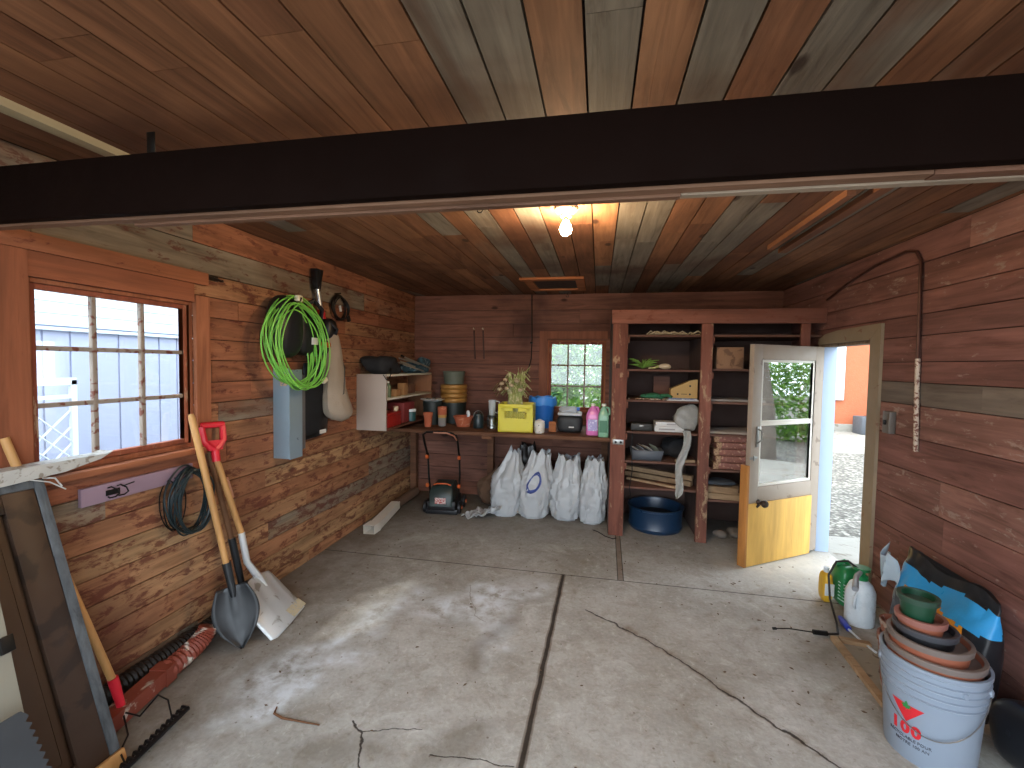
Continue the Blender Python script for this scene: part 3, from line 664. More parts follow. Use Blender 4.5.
b = B(); b.tube([(XL+.12, 2.78, 1.93), (XL+.18, 2.86, 1.98), (XL+.18, 2.95, 1.93), (XL+.13, 3.0, 1.82)], .016, 8); b.build('handle', M_PLB, pt_, world=True)
b = B(); b.bb(XL+.14, XL+.17, 2.96, 3.08, 1.655, 1.695, bev=.008); b.build('trigger', M_ORP, pt_, world=True)
b = B(); b.bb(XL+.155, XL+.166, 2.86, 2.93, 1.67, 1.72, bev=.003); b.build('label_plate', M_LAB, pt_, world=True)
M_LIME = mat('lime_green_cord', '#7cc250', .45, var=.12)
gc = T('extension_cord', 'bright lime green extension cord coiled over the black tool', 'cord', (XL, 2.9, 1.7))
b = B(); coil(b, (2.69, 1.665, .13), .235, .285, 17, .0047, .05, tilt=.20, depth=.09, wob=.2, seed=12, lean=.05); b.build('coil', M_LIME, gc, world=True)
b = B(); b.box((XL+.22, 2.64, 1.965), (.03, .05, .04), bev=.006); b.build('plug', mat('cream_plug', '#d9d2b8', .5), gc, world=True)
b = B(); b.box((XL+.2, 2.95, 1.41), (.03, .05, .03), rot=(.5, 0, 0), bev=.006); b.build('plug', MATS['cream_plug'], gc, world=True)
b = B(); b.tube([(XL, 2.64, 1.945), (XL+.235, 2.64, 1.95), (XL+.24, 2.64, 1.97)], .006, 6); b.build('nail', M_BLK, gc, world=True)
# grey metal box section
M_GALV = mat('blue_grey_steel', '#8fa3b0', .35, metal=.35, var=.1, sc=4)
mp = T('metal_channel', 'blue-grey sheet metal channel hanging below the green cord', 'metal panel', (XL, 2.74, .88))
b = B(); b.bb(XL+.001, XL+.125, 2.665, 2.672, .88, 1.50, bev=.001); b.bb(XL+.118, XL+.125, 2.673, 2.80, .875, 1.49); b.bb(XL+.08, XL+.117, 2.80, 2.806, .885, 1.49); b.bb(XL+.001, XL+.118, 2.673, 2.80, 1.48, 1.486); b.build('channel', M_GALV, mp, world=True)
b = B(); b.bb(XL+.06, XL+.11, 2.6625, 2.6645, 1.38, 1.46); b.build('sticker', mat('faded_sticker', '#c9a97e', .6, wear='#4c6c8c', wa=.45, sc=60), mp, world=True)
b = B(); b.bb(XL+.02, XL+.078, 2.83, 2.90, .91, 1.45, bev=.003); b.build('inner_rail', mat('grey_rail', '#77777a', .5, metal=.3), mp, world=True)
sb_ = T('snow_shovel', 'black plastic shovel blade hanging behind the beige dust bag', 'shovel', (XL, 3.1, 1.1))
b = B(); pol = [(2.93, .955), (3.25, .985), (3.30, 1.06), (3.27, 1.5), (2.93, 1.5)]
rows = []
for j in range(9):
    v = j/8; rows.append([(XL+.012+.035*sin(pi*i/10)+.03*v, 2.93+i/10*(.33 if v < .9 else .36), .955+.03*i/10+.58*v) for i in range(11)])
b.grid(rows); b.build('blade', M_PLB, sb_, world=True, solid=.006)
b = B(); b.tube([(XL+.03, 3.03, 1.5), (XL+.02, 3.0, 1.6)], .012, 8); b.build('handle', M_PLB, sb_, world=True)
b = B(); b.bb(XL+.055, XL+.058, 3.10, 3.18, .985, 1.015); b.build('label_plate', M_LAB, sb_, world=True)
# leaf blower with beige bag
lv = T('leaf_vacuum', 'hand-held leaf vacuum hung nozzle-up with a long beige collection bag', 'leaf blower', (XL, 3.2, 1.9))
b = B(); b.grid([[(XL+.05+dx*s_, 3.08+dy*s_*(1.0), z) for dx, dy in ((-.02, -.03), (.02, -.03), (.02, .03), (-.02, .03))] for z, s_ in ((2.25, 1.35), (2.16, .95), (2.10, .8))], cu=True); b.build('nozzle', M_PLB, lv, world=True, solid=.004)
b = B(); b.tube([(XL+.05, 3.083, 2.12), (XL+.06, 3.115, 1.93)], .019, 14); b.build('tube', mat('silver_tube', '#b9bcc0', .3, metal=.8), lv, world=True)
b = B(); b.tube([(XL+.06, 3.113, 1.95), (XL+.063, 3.125, 1.88)], [.026, .03], 14); b.tube([(XL+.0605, 3.116, 1.925), (XL+.061, 3.118, 1.915)], .034, 14); b.build('collar', mat('red_plastic', '#b3202a', .4), lv, world=True)
b = B(); blob(b, ell((XL+.09, 3.16, 1.80), (.06, .065, .085), .7)); b.tube([(XL+.13, 3.13, 1.85), (XL+.17, 3.16, 1.80), (XL+.13, 3.19, 1.74)], .012, 8); b.build('motor_housing', M_PLB, lv, world=True)
M_BAGB = mat('beige_canvas', '#9a8c7c', .95, var=.12, sc=12, bump=.4)
b = B(); rows = []
for j in range(33):
    v = j/32; z = 1.76-.70*v; w = .05+.055*sin(min(1, v*1.05)*pi/2) + .035*max(0, (v-.55))/.45*sin(pi*min(1, (1-v)/.45+.05)); 
    if v > .86: w *= sqrt(max(0.003, 1-((v-.86)/.14)**2))
    cy = 3.18+.13*v**.8 - .05*sin(pi*v); cx = XL+.115+.01*sin(6*v)
    row = []
    for i in range(36):
        a = 2*pi*i/36; q = w*(1+.10*noise.noise(Vector((cos(a)*2, sin(a)*2, z*5)))+.06*noise.noise(Vector((a*3, z*16, 2))))
        row.append((cx+q*.75*cos(a), cy+q*1.15*sin(a), z))
    rows.append(row)
b.grid(rows, cu=True); b.build('collection_bag', M_BAGB, lv, world=True)
b = B(); b.tube([(XL+.10, 3.24, 1.72), (XL+.18, 3.25, 1.5), (XL+.19, 3.22, 1.3), (XL+.15, 3.17, 1.24)], .004, 6); b.build('strap', M_PLB, lv, world=True)
# ------------------------------------------------------------------ tools leaning on the left wall
M_ASH = wood('ash_handle', ['#b98a55', '#c4965f'], 2, gcut=2, var=.18, knots=False, rough=.45)
M_OLDH = wood('old_brown_handle', ['#6b4a33', '#7a563c'], 2, gcut=2, var=.3, knots=False)
M_GRIP = mat('red_grip', '#cf2334', .35, var=.06)
M_BLADE = mat('charcoal_painted_steel', '#202326', .45, metal=.2, var=.15)
M_ALU = mat('scuffed_aluminium', '#c2c5c6', .42, metal=.3, var=.1, sc=5, wear='#8f8c84', wa=.36)
def patch(b, c00, c10, c01, c11, nu, nv, disp, shape=None):
    """curved sheet between four corners; disp(u,v) along the normal; shape(u,v)->(u',v') trims the outline"""
    c00, c10, c01, c11 = map(Vector, (c00, c10, c01, c11)); nrm = (c10-c00).cross(c01-c00).normalized(); rows = []
    for j in range(nv+1):
        r = []
        for i in range(nu+1):
            u, v = i/nu, j/nv
            uu, vv = shape(u, v) if shape else (u, v)
            p = (c00*(1-uu)+c10*uu)*(1-vv)+(c01*(1-uu)+c11*uu)*vv
            r.append(p+nrm*disp(uu, vv))
        rows.append(r)
    b.grid(rows)
# round-point spade
sp = T('garden_spade', 'round-point spade with long pale wooden handle and charcoal blade, by the left window', 'spade', (-1.83, 1.99, 0))
top = at(191, 414, X=-2.13); mid = at(227, 566, X=-1.965); sh = at(232, 588, X=-1.935); tip = at(243, 650, Z=.005)
b = B(); b.tube([top, top.lerp(mid, .03), top.lerp(mid, .5), mid], [.012, .0175, .0175, .016], 12); b.build('handle', M_ASH, sp, world=True)
b = B(); b.tube([mid+(top-mid)*.02, mid.lerp(sh, .4), sh, sh.lerp(tip, .15)], [.021, .019, .017, .010], 12)
ax = (tip-sh).normalized(); wd = Vector((.80, .60, 0)).normalized(); wd = (wd-ax*wd.dot(ax)).normalized(); nm = wd.cross(ax)
if nm.dot(CAM-sh) < 0: nm = -nm
rows = []
for j in range(17):
    v = j/16; L = (tip-sh).length; w = .108*(.62+.38*sin(min(1, v/.42)*pi/2))*(1 if v < .42 else max(0, 1-((v-.42)/.58)**1.9))+.003
    rows.append([sh+ax*(v*L*1.0-.01)+wd*(w*(2*i/12-1))+nm*(.022*((2*i/12-1)**2)*(1 if v < .8 else .6)-.02*sin(pi*v)*0.6+ (.012*max(0, 1-abs(2*i/12-1)*4)*(1-v))) for i in range(13)])
b.grid(rows); 
for s_ in (-1, 1): b.bar(sh+wd*.02*s_, sh+wd*.064*s_, .010, .014, up=ax)
b.build('blade', M_BLADE, sp, world=True, solid=.003)
# aluminium scoop with red D grip
sc_ = T('scoop_shovel', 'aluminium scoop shovel with red D-grip and wooden handle leaning on the left wall', 'shovel', (-1.8, 2.3, 0))
g0 = at(216, 458, X=-2.10); h1 = at(242, 535, X=-2.02); s1 = at(247, 562, X=-1.99); s2 = at(256, 582, X=-1.955)
b = B(); b.tube([g0, h1], .0165, 12); b.build('handle', M_ASH, sc_, world=True)
gt = at(212, 425, X=-2.14); axg = (g0-gt).normalized(); wg = Vector((.25, .97, 0)); wg = (wg-axg*wg.dot(axg)).normalized(); ng = wg.cross(axg)
b = B(); b.tube([g0+axg*.02, g0-axg*.03, g0-axg*.055], [.021, .021, .018], 12)
arm = []
for s_ in (-1, 1): b.tube([g0-axg*.045, g0-axg*.07+wg*.03*s_, g0-axg*.10+wg*.052*s_, gt+axg*.008+wg*.058*s_], [.019, .019, .018, .016], 8)
b.tube([gt-wg*.062, gt+wg*.062], .018, 12); b.bar(g0-axg*.10, g0-axg*.045, .075, .022, up=ng); b.build('grip', M_GRIP, sc_, world=True)
b = B(); b.tube([at(225, 478, X=-2.09), at(231, 498, X=-2.07)], .0172, 12); b.build('faded_band', mat('faded_red_band', '#b5836b', .5), sc_, world=True)
c0, c1_, c2, c3 = at(238, 590, X=-1.93), at(276, 566, X=-2.03), at(278, 638, Z=.012), at(309, 602, Z=.012)
def dsc(u, v):
    e = abs(2*u-1); return .05*e**4*(1-.25*v)-.0 + .008*(cos(u*2*pi*3) if .2 < u < .8 else 1)*(1-v)*.6
def shp(u, v):
    k = 1-.42*(max(0, 1-v*4))**2; return (.5+(u-.5)*k, v-(.06*(1-(2*u-1)**2))*max(0, 1-v*3))
b = B(); patch(b, c0, c1_, c2, c3, 26, 20, dsc, shp); 
b.build('scoop', M_ALU, sc_, world=True, solid=.003)
b = B(); b.tube([h1+(g0-h1)*.03, s1, (c0+c1_)/2*1.0, ((c0+c1_)/2).lerp((c2+c3)/2, .22)], [.0185, .018, .022, .010], 12); b.build('socket', M_ALU, sc_, world=True)
b = B(); m_ = [c0.lerp(c2, .78).lerp(c1_.lerp(c3, .78), f) for f in (.45, .85)]; m2_ = [c0.lerp(c2, .97).lerp(c1_.lerp(c3, .97), f) for f in (.5, .9)]
nn = (c1_-c0).cross(c2-c0).normalized(); 
if nn.dot(CAM-c0) < 0: nn = -nn
patch(b, m_[0]+nn*.006, m_[1]+nn*.006, m2_[0]+nn*.006, m2_[1]+nn*.006, 8, 6, lambda u, v: 0, lambda u, v: (u, v)); b.build('worn_sticker', mat('worn_cream_sticker', '#b9ad90', .8, wear='#9da0a0', wa=.4, sc=30), sc_, world=True)
# dark shovel behind
ds = T('dark_shovel', 'old shovel with brown handle and black blade hidden behind the aluminium scoop', 'shovel', (-1.9, 2.2, 0))
b = B(); k0, k1, k2 = at(209, 452, X=-2.165), at(232, 540, X=-2.09), at(243, 590, X=-2.04); b.tube([k0, k1], .015, 10); b.build('handle', M_OLDH, ds, world=True)
b = B(); b.tube([k1+(k0-k1)*.02, k1.lerp(k2, .5), k2], [.019, .018, .016], 10); c0, c1_, c2, c3 = at(226, 590, X=-2.04), at(264, 572, X=-2.12), at(266, 642, X=-1.83), at(296, 610, X=-1.90)
c2.z = .006; c3.z = .006
patch(b, c0, c1_, c2, c3, 12, 10, lambda u, v: .02*abs(2*u-1)**3); b.build('blade', M_BLADE, ds, world=True, solid=.003)
# rake
M_RAKE = mat('black_rake_steel', '#17181a', .5, metal=.5)
rk = T('bow_rake', 'bow rake with long pale handle, red ferrule and black toothed head on the floor', 'rake', (-1.7, 1.4, 0))
r0 = at(4, 438, X=-2.158); r1 = at(115, 686, X=-1.955); r2 = at(123, 712, X=-1.94)
b = B(); b.tube([r0, r1], .0145, 12); b.build('handle', M_ASH, rk, world=True)
b = B(); b.tube([r1-(r2-r1)*.3, r1, r2], [.019, .019, .014], 12); b.build('ferrule', M_GRIP, rk, world=True)
b = B(); h0_ = at(188, 708, Z=.055); h1_ = at(108, 786, Z=.055); hv = h1_-h0_
b.bar(h0_, h1_, .016, .010, up=(0, 0, 1))
b.tube([r2, at(140, 716, X=-1.79), at(158, 695, X=-1.74), at(168, 700, Z=.09), h0_+hv*.22], .0035, 6)
b.tube([r2, at(128, 735, X=-1.79), at(120, 752, X=-1.76), h0_+hv*.80], .0035, 6)
n_ = 15
for i in range(n_):
    p = h0_+hv*(i/(n_-1)); q = p+Vector((-.06, .012, -.05)); b.tube([p, p+Vector((-.035, .006, -.004)), q], [.007, .007, .003], 6)
b.build('rake_head', M_RAKE, rk, world=True)
# old panelled door leaning on the wall
M_GREYE = wood('weathered_grey_edge', ['#6d7378', '#5a6065'], 2, gcut=2, var=.5, knots=False, rough=.9)
M_DBR = mat('dark_brown_varnish', '#3e2c20', .5, var=.25, sc=3, wear='#2a1d15', wa=.42)
od = T('panelled_door', 'old dark brown panelled door with weathered grey edge leaning under the left window', 'door', (-1.75, 1.33, 0))
TL = Vector((-2.085, 1.318, 1.085)); BR = Vector((-1.75, 1.330, .012)); axd = (TL-BR).normalized(); Ld = (TL-BR).length
wd_ = Vector((0, -1, .012)).normalized(); nd_ = axd.cross(wd_).normalized()
if nd_.x < 0: nd_ = -nd_
MD = Matrix((( wd_.x, axd.x, nd_.x, BR.x), (wd_.y, axd.y, nd_.y, BR.y), (wd_.z, axd.z, nd_.z, BR.z), (0, 0, 0, 1)))   # local x along the door width, y up its length, z its face
def dbox(b, x0, x1, y0, y1, z0, z1, bev=.002, rnd=None): b.box(((x0+x1)/2, (y0+y1)/2, (z0+z1)/2), (x1-x0, y1-y0, z1-z0), M=MD, bev=bev, rnd=rnd)
WD = .95
b = B(); dbox(b, 0, .034, 0, Ld, -.036, 0); dbox(b, .034, WD, Ld-.03, Ld, -.036, 0); b.build('weathered_edge', M_GREYE, od, world=True)
b = B(); dbox(b, .0345, .13, 0, Ld-.031, -.034, -.003); dbox(b, .1305, WD, Ld-.10, Ld-.031, -.034, -.003); dbox(b, .1305, WD, 0, .10, -.034, -.003); dbox(b, .36, .40, .10, Ld-.10, -.034, -.003); dbox(b, .68, WD, .10, Ld-.10, -.034, -.003)
b.build('door_frame', M_DBR, od, world=True)
b = B(); dbox(b, .131, .36, .101, Ld-.101, -.028, -.02); dbox(b, .16, .33, .13, Ld-.13, -.02, -.012, bev=.006); dbox(b, .4, .68, .101, Ld-.101, -.028, -.02); b.build('panel', mat('brown_panel', '#4c3826', .55, var=.2, sc=2), od, world=True)
b = B(); dbox(b, .0, .12, -.006, .05, .001, .02, rnd=(.9, 0, .1)); b.build('bottom_batten', M_ASH, od, world=True)
# white slab and grey serrated piece in front of it
M_OFFW = mat('dirty_cream_paint', '#8f8d80', .7, var=.15, sc=3, wear='#6a655a', wa=.36)
ws = T('cream_board', 'dirty cream painted board leaning in front of the dark panelled door', 'board', (-1.6, .9, 0))
A_ = at(-2, 590, X=-1.83); B__ = at(36, 766, X=-1.62)
axw = (A_-B__).normalized(); B0_ = B__ - axw*(B__.z/axw.z); Lw = (A_-B0_).length+.28; wdw = Vector((0, -1, 0)); nw = axw.cross(wdw).normalized(); nw = nw if nw.x > 0 else -nw
MW = Matrix(((wdw.x, axw.x, nw.x, B0_.x), (wdw.y, axw.y, nw.y, B0_.y), (wdw.z, axw.z, nw.z, B0_.z), (0, 0, 0, 1)))
b = B(); b.box((.35, Lw/2, -.01), (.7, Lw, .02), M=MW, bev=.002); b.build('board', M_OFFW, ws, world=True)
b = B(); b.box((.01, Lw*.62, .006), (.035, .05, .012), M=MW, bev=.003); b.build('latch', M_BLK, ws, world=True)
sg = T('edging_strip', 'dark grey saw-toothed strip leaning in front of the cream board', 'edging', (-1.5, .9, 0))
A2, B2 = at(0, 664, X=-1.70), at(40, 752, X=-1.60); a2 = (A2-B2).normalized(); b0_ = B2-a2*(B2.z/a2.z); MS = Matrix(((wdw.x, a2.x, nw.x, b0_.x+.03), (wdw.y, a2.y, nw.y, b0_.y), (wdw.z, a2.z, nw.z, b0_.z), (0, 0, 0, 1)))
pol = [(0, 0), (0, .12), (.03, .14), (-.035, .17), (-.03, .20), (.02, .21)]
for i in range(14): pol += [(.02, .215+.024*i), (.008, .226+.024*i)]
pol += [(.02, .56), (.30, .56), (.30, 0)]
b = B(); b.prism(pol, .012, MS); b.build('strip', mat('slate_grey_plastic', '#34383c', .6, var=.15), sg, world=True)
# splintered board lying along the sill
bd = T('splintered_board', 'wrapped grey-white board with splintered end lying along the left window sill', 'board', (-2.1, 1.2, 1.09))
M_WRAP = mat('grey_white_film', '#b3b3ae', .5, var=.2, sc=14, wear='#8a8378', wa=.42)
e0 = at(0, 476, X=-2.10); e1 = at(108, 453, X=-2.10)
dirv = (e1-e0).normalized(); y0_ = -.45
Mb = Matrix(((0, dirv.x, 1, e0.x-.045), (0, dirv.y, 0, e0.y), (1, dirv.z, 0, e0.z), (0, 0, 0, 1)))
Lb = (e1-e0).length
b = B(); b.prism([(-.03, y0_), (.022, y0_), (.018, 0), (.012, Lb*.6), (.006, Lb*.9), (.012, Lb), (-.012, Lb*.86), (-.02, Lb*.7), (-.032, Lb*.5), (-.035, 0)], .075, Mb); b.build('board', M_WRAP, bd, world=True)
b = B(); b.tube([at(42, 478, X=-2.05), at(55, 478, X=-2.03), at(62, 486, X=-2.03)], .003, 5); b.tube([at(30, 480, X=-2.05), at(50, 482, X=-2.03), at(66, 489, X=-2.03)], .0025, 5); b.build('loose_film', M_WRAP, bd, world=True)
# fallen downspout
M_RDS = mat('peeling_red_paint', '#7c3a2a', .6, var=.15, sc=5, wear='#b9b2a6', wa=.36)
dn = T('red_downspout', 'peeling reddish-brown downspout with crimped elbow lying along the left wall', 'downspout', (-1.98, 1.7, 0))
p0, p1, p2, p3, p4 = Vector((-1.93, 1.36, .052)), Vector((-2.0, 1.72, .055)), at(190, 652, Z=.07), at(203, 641, X=-2.0), at(209, 626, X=-1.99)
b = B(); b.tube([p0, p1], .05, 4, sq=(0, 0, 1)); b.build('pipe', M_RDS, dn, world=True)
b = B(); n_ = 26; pts = []; rr = []
from mathutils import geometry
for i in range(n_+1):
    u = i/n_; pts.append(p1.lerp(p2, u).lerp(p2.lerp(p3, u), u).lerp(p2.lerp(p3, u).lerp(p3.lerp(p4, u), u), u)); rr.append(.044+(.006 if i % 2 else 0))
b.tube(pts, rr, 10); b.build('elbow', M_RDS, dn, world=True)
b = B(); d_ = (p1-p0).normalized(); b.tube([p1-d_*.05, p1+d_*.012], .058, 4, sq=(0, 0, 1)); b.build('joint_band', M_RDS, dn, world=True)
bp = T('black_pipe', 'black corrugated pipe against the wall behind the red downspout', 'pipe', (-2.12, 1.6, 0))
b = B(); pts = []; rr = []
for i in range(90): pts.append((-2.115, 1.15+.0115*i, .052)); rr.append(.048 if i % 2 else .042)
b.tube(pts, rr, 14); b.build('pipe', M_CORDB, bp, world=True)
# white downspout near the back
wdn = T('white_downspout', 'white downspout piece lying on the floor near the lawn mower', 'downspout', (-2.08, 4.0, 0))
q0 = Vector((-1.985, 3.72, .045)); q1 = Vector((-2.06, 4.3, .06)); q2 = Vector((-2.03, 4.75, .08))
M_WDS = mat('white_pipe_paint', '#cfcabf', .5, var=.06)
b = B(); d_ = (q1-q0).normalized(); rows = []
s_ = d_.cross(Vector((0, 0, 1))).normalized(); u_ = s_.cross(d_)
for (t_, k) in ((0, 1), (1, 1)):
    p = q0.lerp(q1, t_); rows.append([p+s_*x*k+u_*z*k for x, z in ((-.045, -.035), (.045, -.035), (.045, .035), (-.045, .035))])
V = b.grid(rows, cu=True); b.build('pipe', M_WDS, wdn, world=True, solid=.003, flat=True)
b = B(); rows = []
for (o_, k) in ((-.10, 1.12), (-.0, 1.12), (.02, 1.06)):
    p = q0+d_*o_+Vector((0, 0, .004)) + (Vector((-.02, -.0, .0)) if o_ < -.05 else Vector()); rows.append([p+s_*x*k+u_*z*k for x, z in ((-.045, -.035), (.045, -.035), (.045, .035), (-.045, .035))])
b.grid(rows, cu=True); b.build('outlet', M_WDS, wdn, world=True, solid=.004, flat=True)
b = B(); b.tube([q1, q1.lerp(q2, .5), q2], .05, 12); b.build('brown_length', mat('brown_tar_paper', '#5d4636', .8), wdn, world=True)
# ------------------------------------------------------------------ wall shelf unit
M_SHW = mat('beige_painted_board', '#a99b90', .6, var=.05); M_SHE = mat('cream_shelf_edge', '#c9c2b0', .6, var=.05)
su = T('wall_shelf', 'beige two-bay shelf unit fixed to the left wall above the bench', 'shelf', (XL, 3.73, .93))
sx0, sx1, sy0, sy1 = XL+.002, -1.885, 3.73, 4.86
b = B(); b.bb(sx0, sx1, sy0, sy0+.018, .925, 1.44, bev=.001); b.build('side_panel', M_SHW, su, world=True)
b = B(); b.bb(sx0, sx1, sy1-.018, sy1, .925, 1.44, bev=.001); b.build('side_panel', wood('brown_side', ['#8c6044', '#9a6c4c'], 2, gcut=2, var=.2, knots=False), su, world=True)
for z in (1.44, 1.222): b = B(); b.bb(sx0, sx1, sy0+.0185, sy1-.0185, z-.018, z, bev=.001); b.build('shelf_board', M_SHE, su, world=True)
b = B(); b.bb(sx0, sx1, sy0+.0185, sy1-.0185, .925, .940); b.build('bottom_board', wood('brown_bottom', ['#6a4030', '#744838'], 1, gcut=2, var=.2, knots=False), su, world=True)
def bottle(name, p, h, r, m, label, cap='#d8d4c8', group=None, capm=None):
    t_ = T(name, label, 'bottle', p, group=group); b = B(); b.lathe([(0, 0), (r, 0), (r, h*.68), (r*.85, h*.76), (r*.38, h*.84), (r*.38, h*.88), (0, h*.88)], 18); b.build('body', m, t_)
    b = B(); b.lathe([(0, h*.88), (r*.45, h*.88), (r*.45, h), (0, h)], 14); b.build('cap', capm or mat('cap_'+cap.strip('#'), cap, .5), t_); return t_
zf = 1.2225
bottle('spray_can', (-1.93, 3.80, zf), .15, .022, mat('white_plastic', '#dedad0', .4, var=.04), 'white slim bottle, first in the upper bay of the wall shelf')
bottle('squeeze_bottle', (-1.95, 3.90, zf), .15, .028, mat('olive_plastic', '#5c6a4e', .5), 'olive green bottle beside the slim white one on the wall shelf')
def cardbox(name, p, d, label, m=None, rz=0, cat='box', tape=True):
    t_ = T(name, label, cat, p, rz); b = B(); b.box((0, 0, d[2]/2), d, bev=.002); b.build('body', m or mat('cardboard', '#9a7148', .9, var=.1), t_)
    if tape: b = B(); b.box((0, 0, d[2]+.0008), (d[0], d[1]*.16, .0012)); b.build('tape', mat('brown_tape', '#b08a5c', .4), t_)
    return t_
cardbox('small_carton', (-1.96, 4.05, zf), (.09, .10, .065), 'low cardboard carton in the upper bay of the wall shelf, next to the olive bottle')
cardbox('tall_carton', (-1.96, 4.24, zf), (.07, .09, .12), 'taller cardboard carton in the middle of the upper bay of the wall shelf')
cardbox('brown_carton', (-2.03, 4.5, zf), (.12, .16, .10), 'dark brown carton at the far end of the upper bay of the wall shelf', mat('dark_cardboard', '#6a4632', .9))
tb = T('toolbox', 'red metal toolbox in the lower bay of the wall shelf', 'toolbox', (-1.98, 3.95, .9405), pi/2)
M_REDM = mat('red_enamel', '#a3241f', .4, metal=.2, var=.08)
b = B(); b.box((0, 0, .055), (.28, .15, .11), bev=.005); b.build('body', M_REDM, tb)
b = B(); b.box((0, 0, .124), (.285, .155, .027), bev=.008); b.build('lid', M_REDM, tb)
b = B(); b.tube([(-.06, 0, .138), (-.055, 0, .158), (.055, 0, .158), (.06, 0, .138)], .005, 6); b.build('handle', M_BLK, tb)
cardbox('red_case', (-2.04, 4.34, .9405), (.22, .26, .2), 'stack of dark red cases behind the toolbox on the wall shelf', mat('dark_red_case', '#7c2a28', .6), tape=False, cat='case')
b = B(); b.lathe([(0, 0), (.024, 0), (.026, .045), (.0, .045)], 14, Matrix.Translation((-1.93, 4.02, 1.0825))); tag(b.build('paint_cup', mat('cream_cup', '#c9b79a', .6)), 'small cream cup standing on the red toolbox', 'cup')
bj = T('paint_jar', 'teal plastic jar with white lid at the end of the lower shelf bay', 'jar', (-1.93, 4.38, .9405))
b = B(); b.lathe([(0, 0), (.05, 0), (.052, .09), (.048, .10), (0, .10)], 22); b.build('body', mat('teal_plastic', '#1d4a4c', .4), bj)
b = B(); b.lathe([(0, .1), (.053, .1), (.053, .125), (0, .125)], 22); b.build('lid', M_WHITE, bj)
# on top of the shelf unit
bg_ = T('black_bag', 'black fabric bag lying on top of the wall shelf', 'bag', (-2.03, 3.95, 1.4405))
b = B(); blob(b, ell((-2.03, 3.93, 1.522), (.13, .185, .084), .6, .35, 9, 3)); b.build('bag', mat('black_fabric', '#17181b', .85), bg_, world=True)
b = B(); b.tube([(-1.90, 3.85, 1.50), (-1.87, 3.80, 1.45), (-1.873, 3.76, 1.40), (-1.873, 3.71, 1.395), (-1.9, 3.70, 1.44)], .004, 6); b.build('strap', M_BLK, bg_, world=True)
cc = T('folding_chair', 'folded camp chair with pale poles and teal fabric on top of the wall shelf', 'folding chair', (-1.98, 4.5, 1.4405))
M_POLE = mat('pale_metal_pole', '#a9a394', .4, metal=.5)
for i, (a, c_) in enumerate(((tuple(Vector(p_)+Vector((.0, .06, .012))) for p_ in pr_) for pr_ in (((-1.93, 4.12, 1.60), (-1.86, 4.66, 1.485)), ((-1.94, 4.20, 1.575), (-1.88, 4.72, 1.475)), ((-1.97, 4.15, 1.55), (-1.90, 4.62, 1.455)), ((-2.0, 4.18, 1.585), (-1.95, 4.74, 1.50)), ((-1.91, 4.10, 1.52), (-1.87, 4.50, 1.452)), ((-2.02, 4.2, 1.54), (-1.98, 4.7, 1.46))))):
    b = B(); b.tube([a, c_], .0085, 8); b.build('pole', M_POLE, cc, world=True)
b = B(); blob(b, ell((-1.99, 4.60, 1.50), (.10, .22, .057), .8, .5, 10, 5)); blob(b, ell((-1.95, 4.74, 1.545), (.06, .10, .07), .8, .5, 12, 8)); b.build('teal_fabric', mat('teal_fabric', '#2f4a55', .9, wear='#6d8288', wa=.42, sc=9), cc, world=True)
b = B(); b.tube([(-1.93, 4.19, 1.611), (-1.932, 4.15, 1.62)], .012, 8); b.build('pole_foot', M_BLK, cc, world=True)
# ------------------------------------------------------------------ workbench
M_BENCH = wood('bench_top_wood', ['#6d4a36', '#7c563e'], 0, gray='#7d6f60', gcut=.8, var=.4, knots=False)
wb = T('workbench', 'long rough wooden workbench top along the back wall under the rear window', 'workbench', (-.95, 4.6, 0))
b = B(); by0, by1, bz = 4.17, YB-.001, .885
for (a, c_) in ((4.17, 4.46), (4.462, 4.75), (4.752, 5.036)): b.bb(XL+.002, .115, a, c_, bz-.035, bz, bev=.002)
b.build('benchtop', M_BENCH, wb, world=True)
b = B(); b.bb(-1.10, -1.0, 4.162, 4.20, bz-.062, bz-.036, bev=.002); b.build('cleat', M_BENCH, wb, world=True)
for x in (XL+.05, .08): b = B(); b.bb(x-.035, x+.035, 4.9, 4.97, 0, bz-.036); b.build('leg', M_BENCH, wb, world=True)
for x in (-1.2,): b = B(); b.bb(x-.035, x+.035, 4.93, 5.0, 0, bz-.036); b.build('leg', M_BENCH, wb, world=True)
BZ = bz+.0005
# stacked dark planters
M_BINK = mat('dark_green_black_plastic', '#1c2422', .5); M_BAND = mat('gold_band', '#a3763a', .45, metal=.3, var=.15)
pb = T('planter_stack', 'tall dark tub with stacked gold-rimmed pots and grey pot on top, in the bench corner', 'planter', (-1.60, 4.80, BZ))
b = B(); b.lathe([(0, 0), (.125, 0), (.14, .23), (0, .23)], 28); b.build('tub', M_BINK, pb)
for i in range(4): b = B(); z = .232+.05*i; b.lathe([(0, z), (.142, z), (.150, z+.012), (.152, z+.034), (.145, z+.047), (0, z+.047)], 28); b.build('stacked_rim', M_BAND, pb)
b = B(); b.lathe([(0, .433), (.105, .433), (.122, .56), (.128, .575), (.12, .58), (.1, .5), (0, .5)], 28); b.build('grey_pot', mat('grey_green_pot', '#5e6355', .6), pb)
dp = T('dark_bucket', 'dark bucket holding a white plate of bits, behind the terracotta pots on the bench', 'bucket', (-1.775, 4.60, BZ))
b = B(); b.lathe([(0, 0), (.09, 0), (.105, .25), (.098, .25), (.09, .2), (0, .2)], 28); b.build('bucket', M_BINK, dp)
pl = T('plate', 'white plate with bits on it balanced on the dark bucket', 'plate', (-1.775, 4.60, BZ+.252))
b = B(); b.lathe([(0, 0), (.09, 0), (.135, .02), (.13, .024), (.09, .008), (0, .008)], 28); b.build('plate', M_WHITE, pl)
b = B(); 
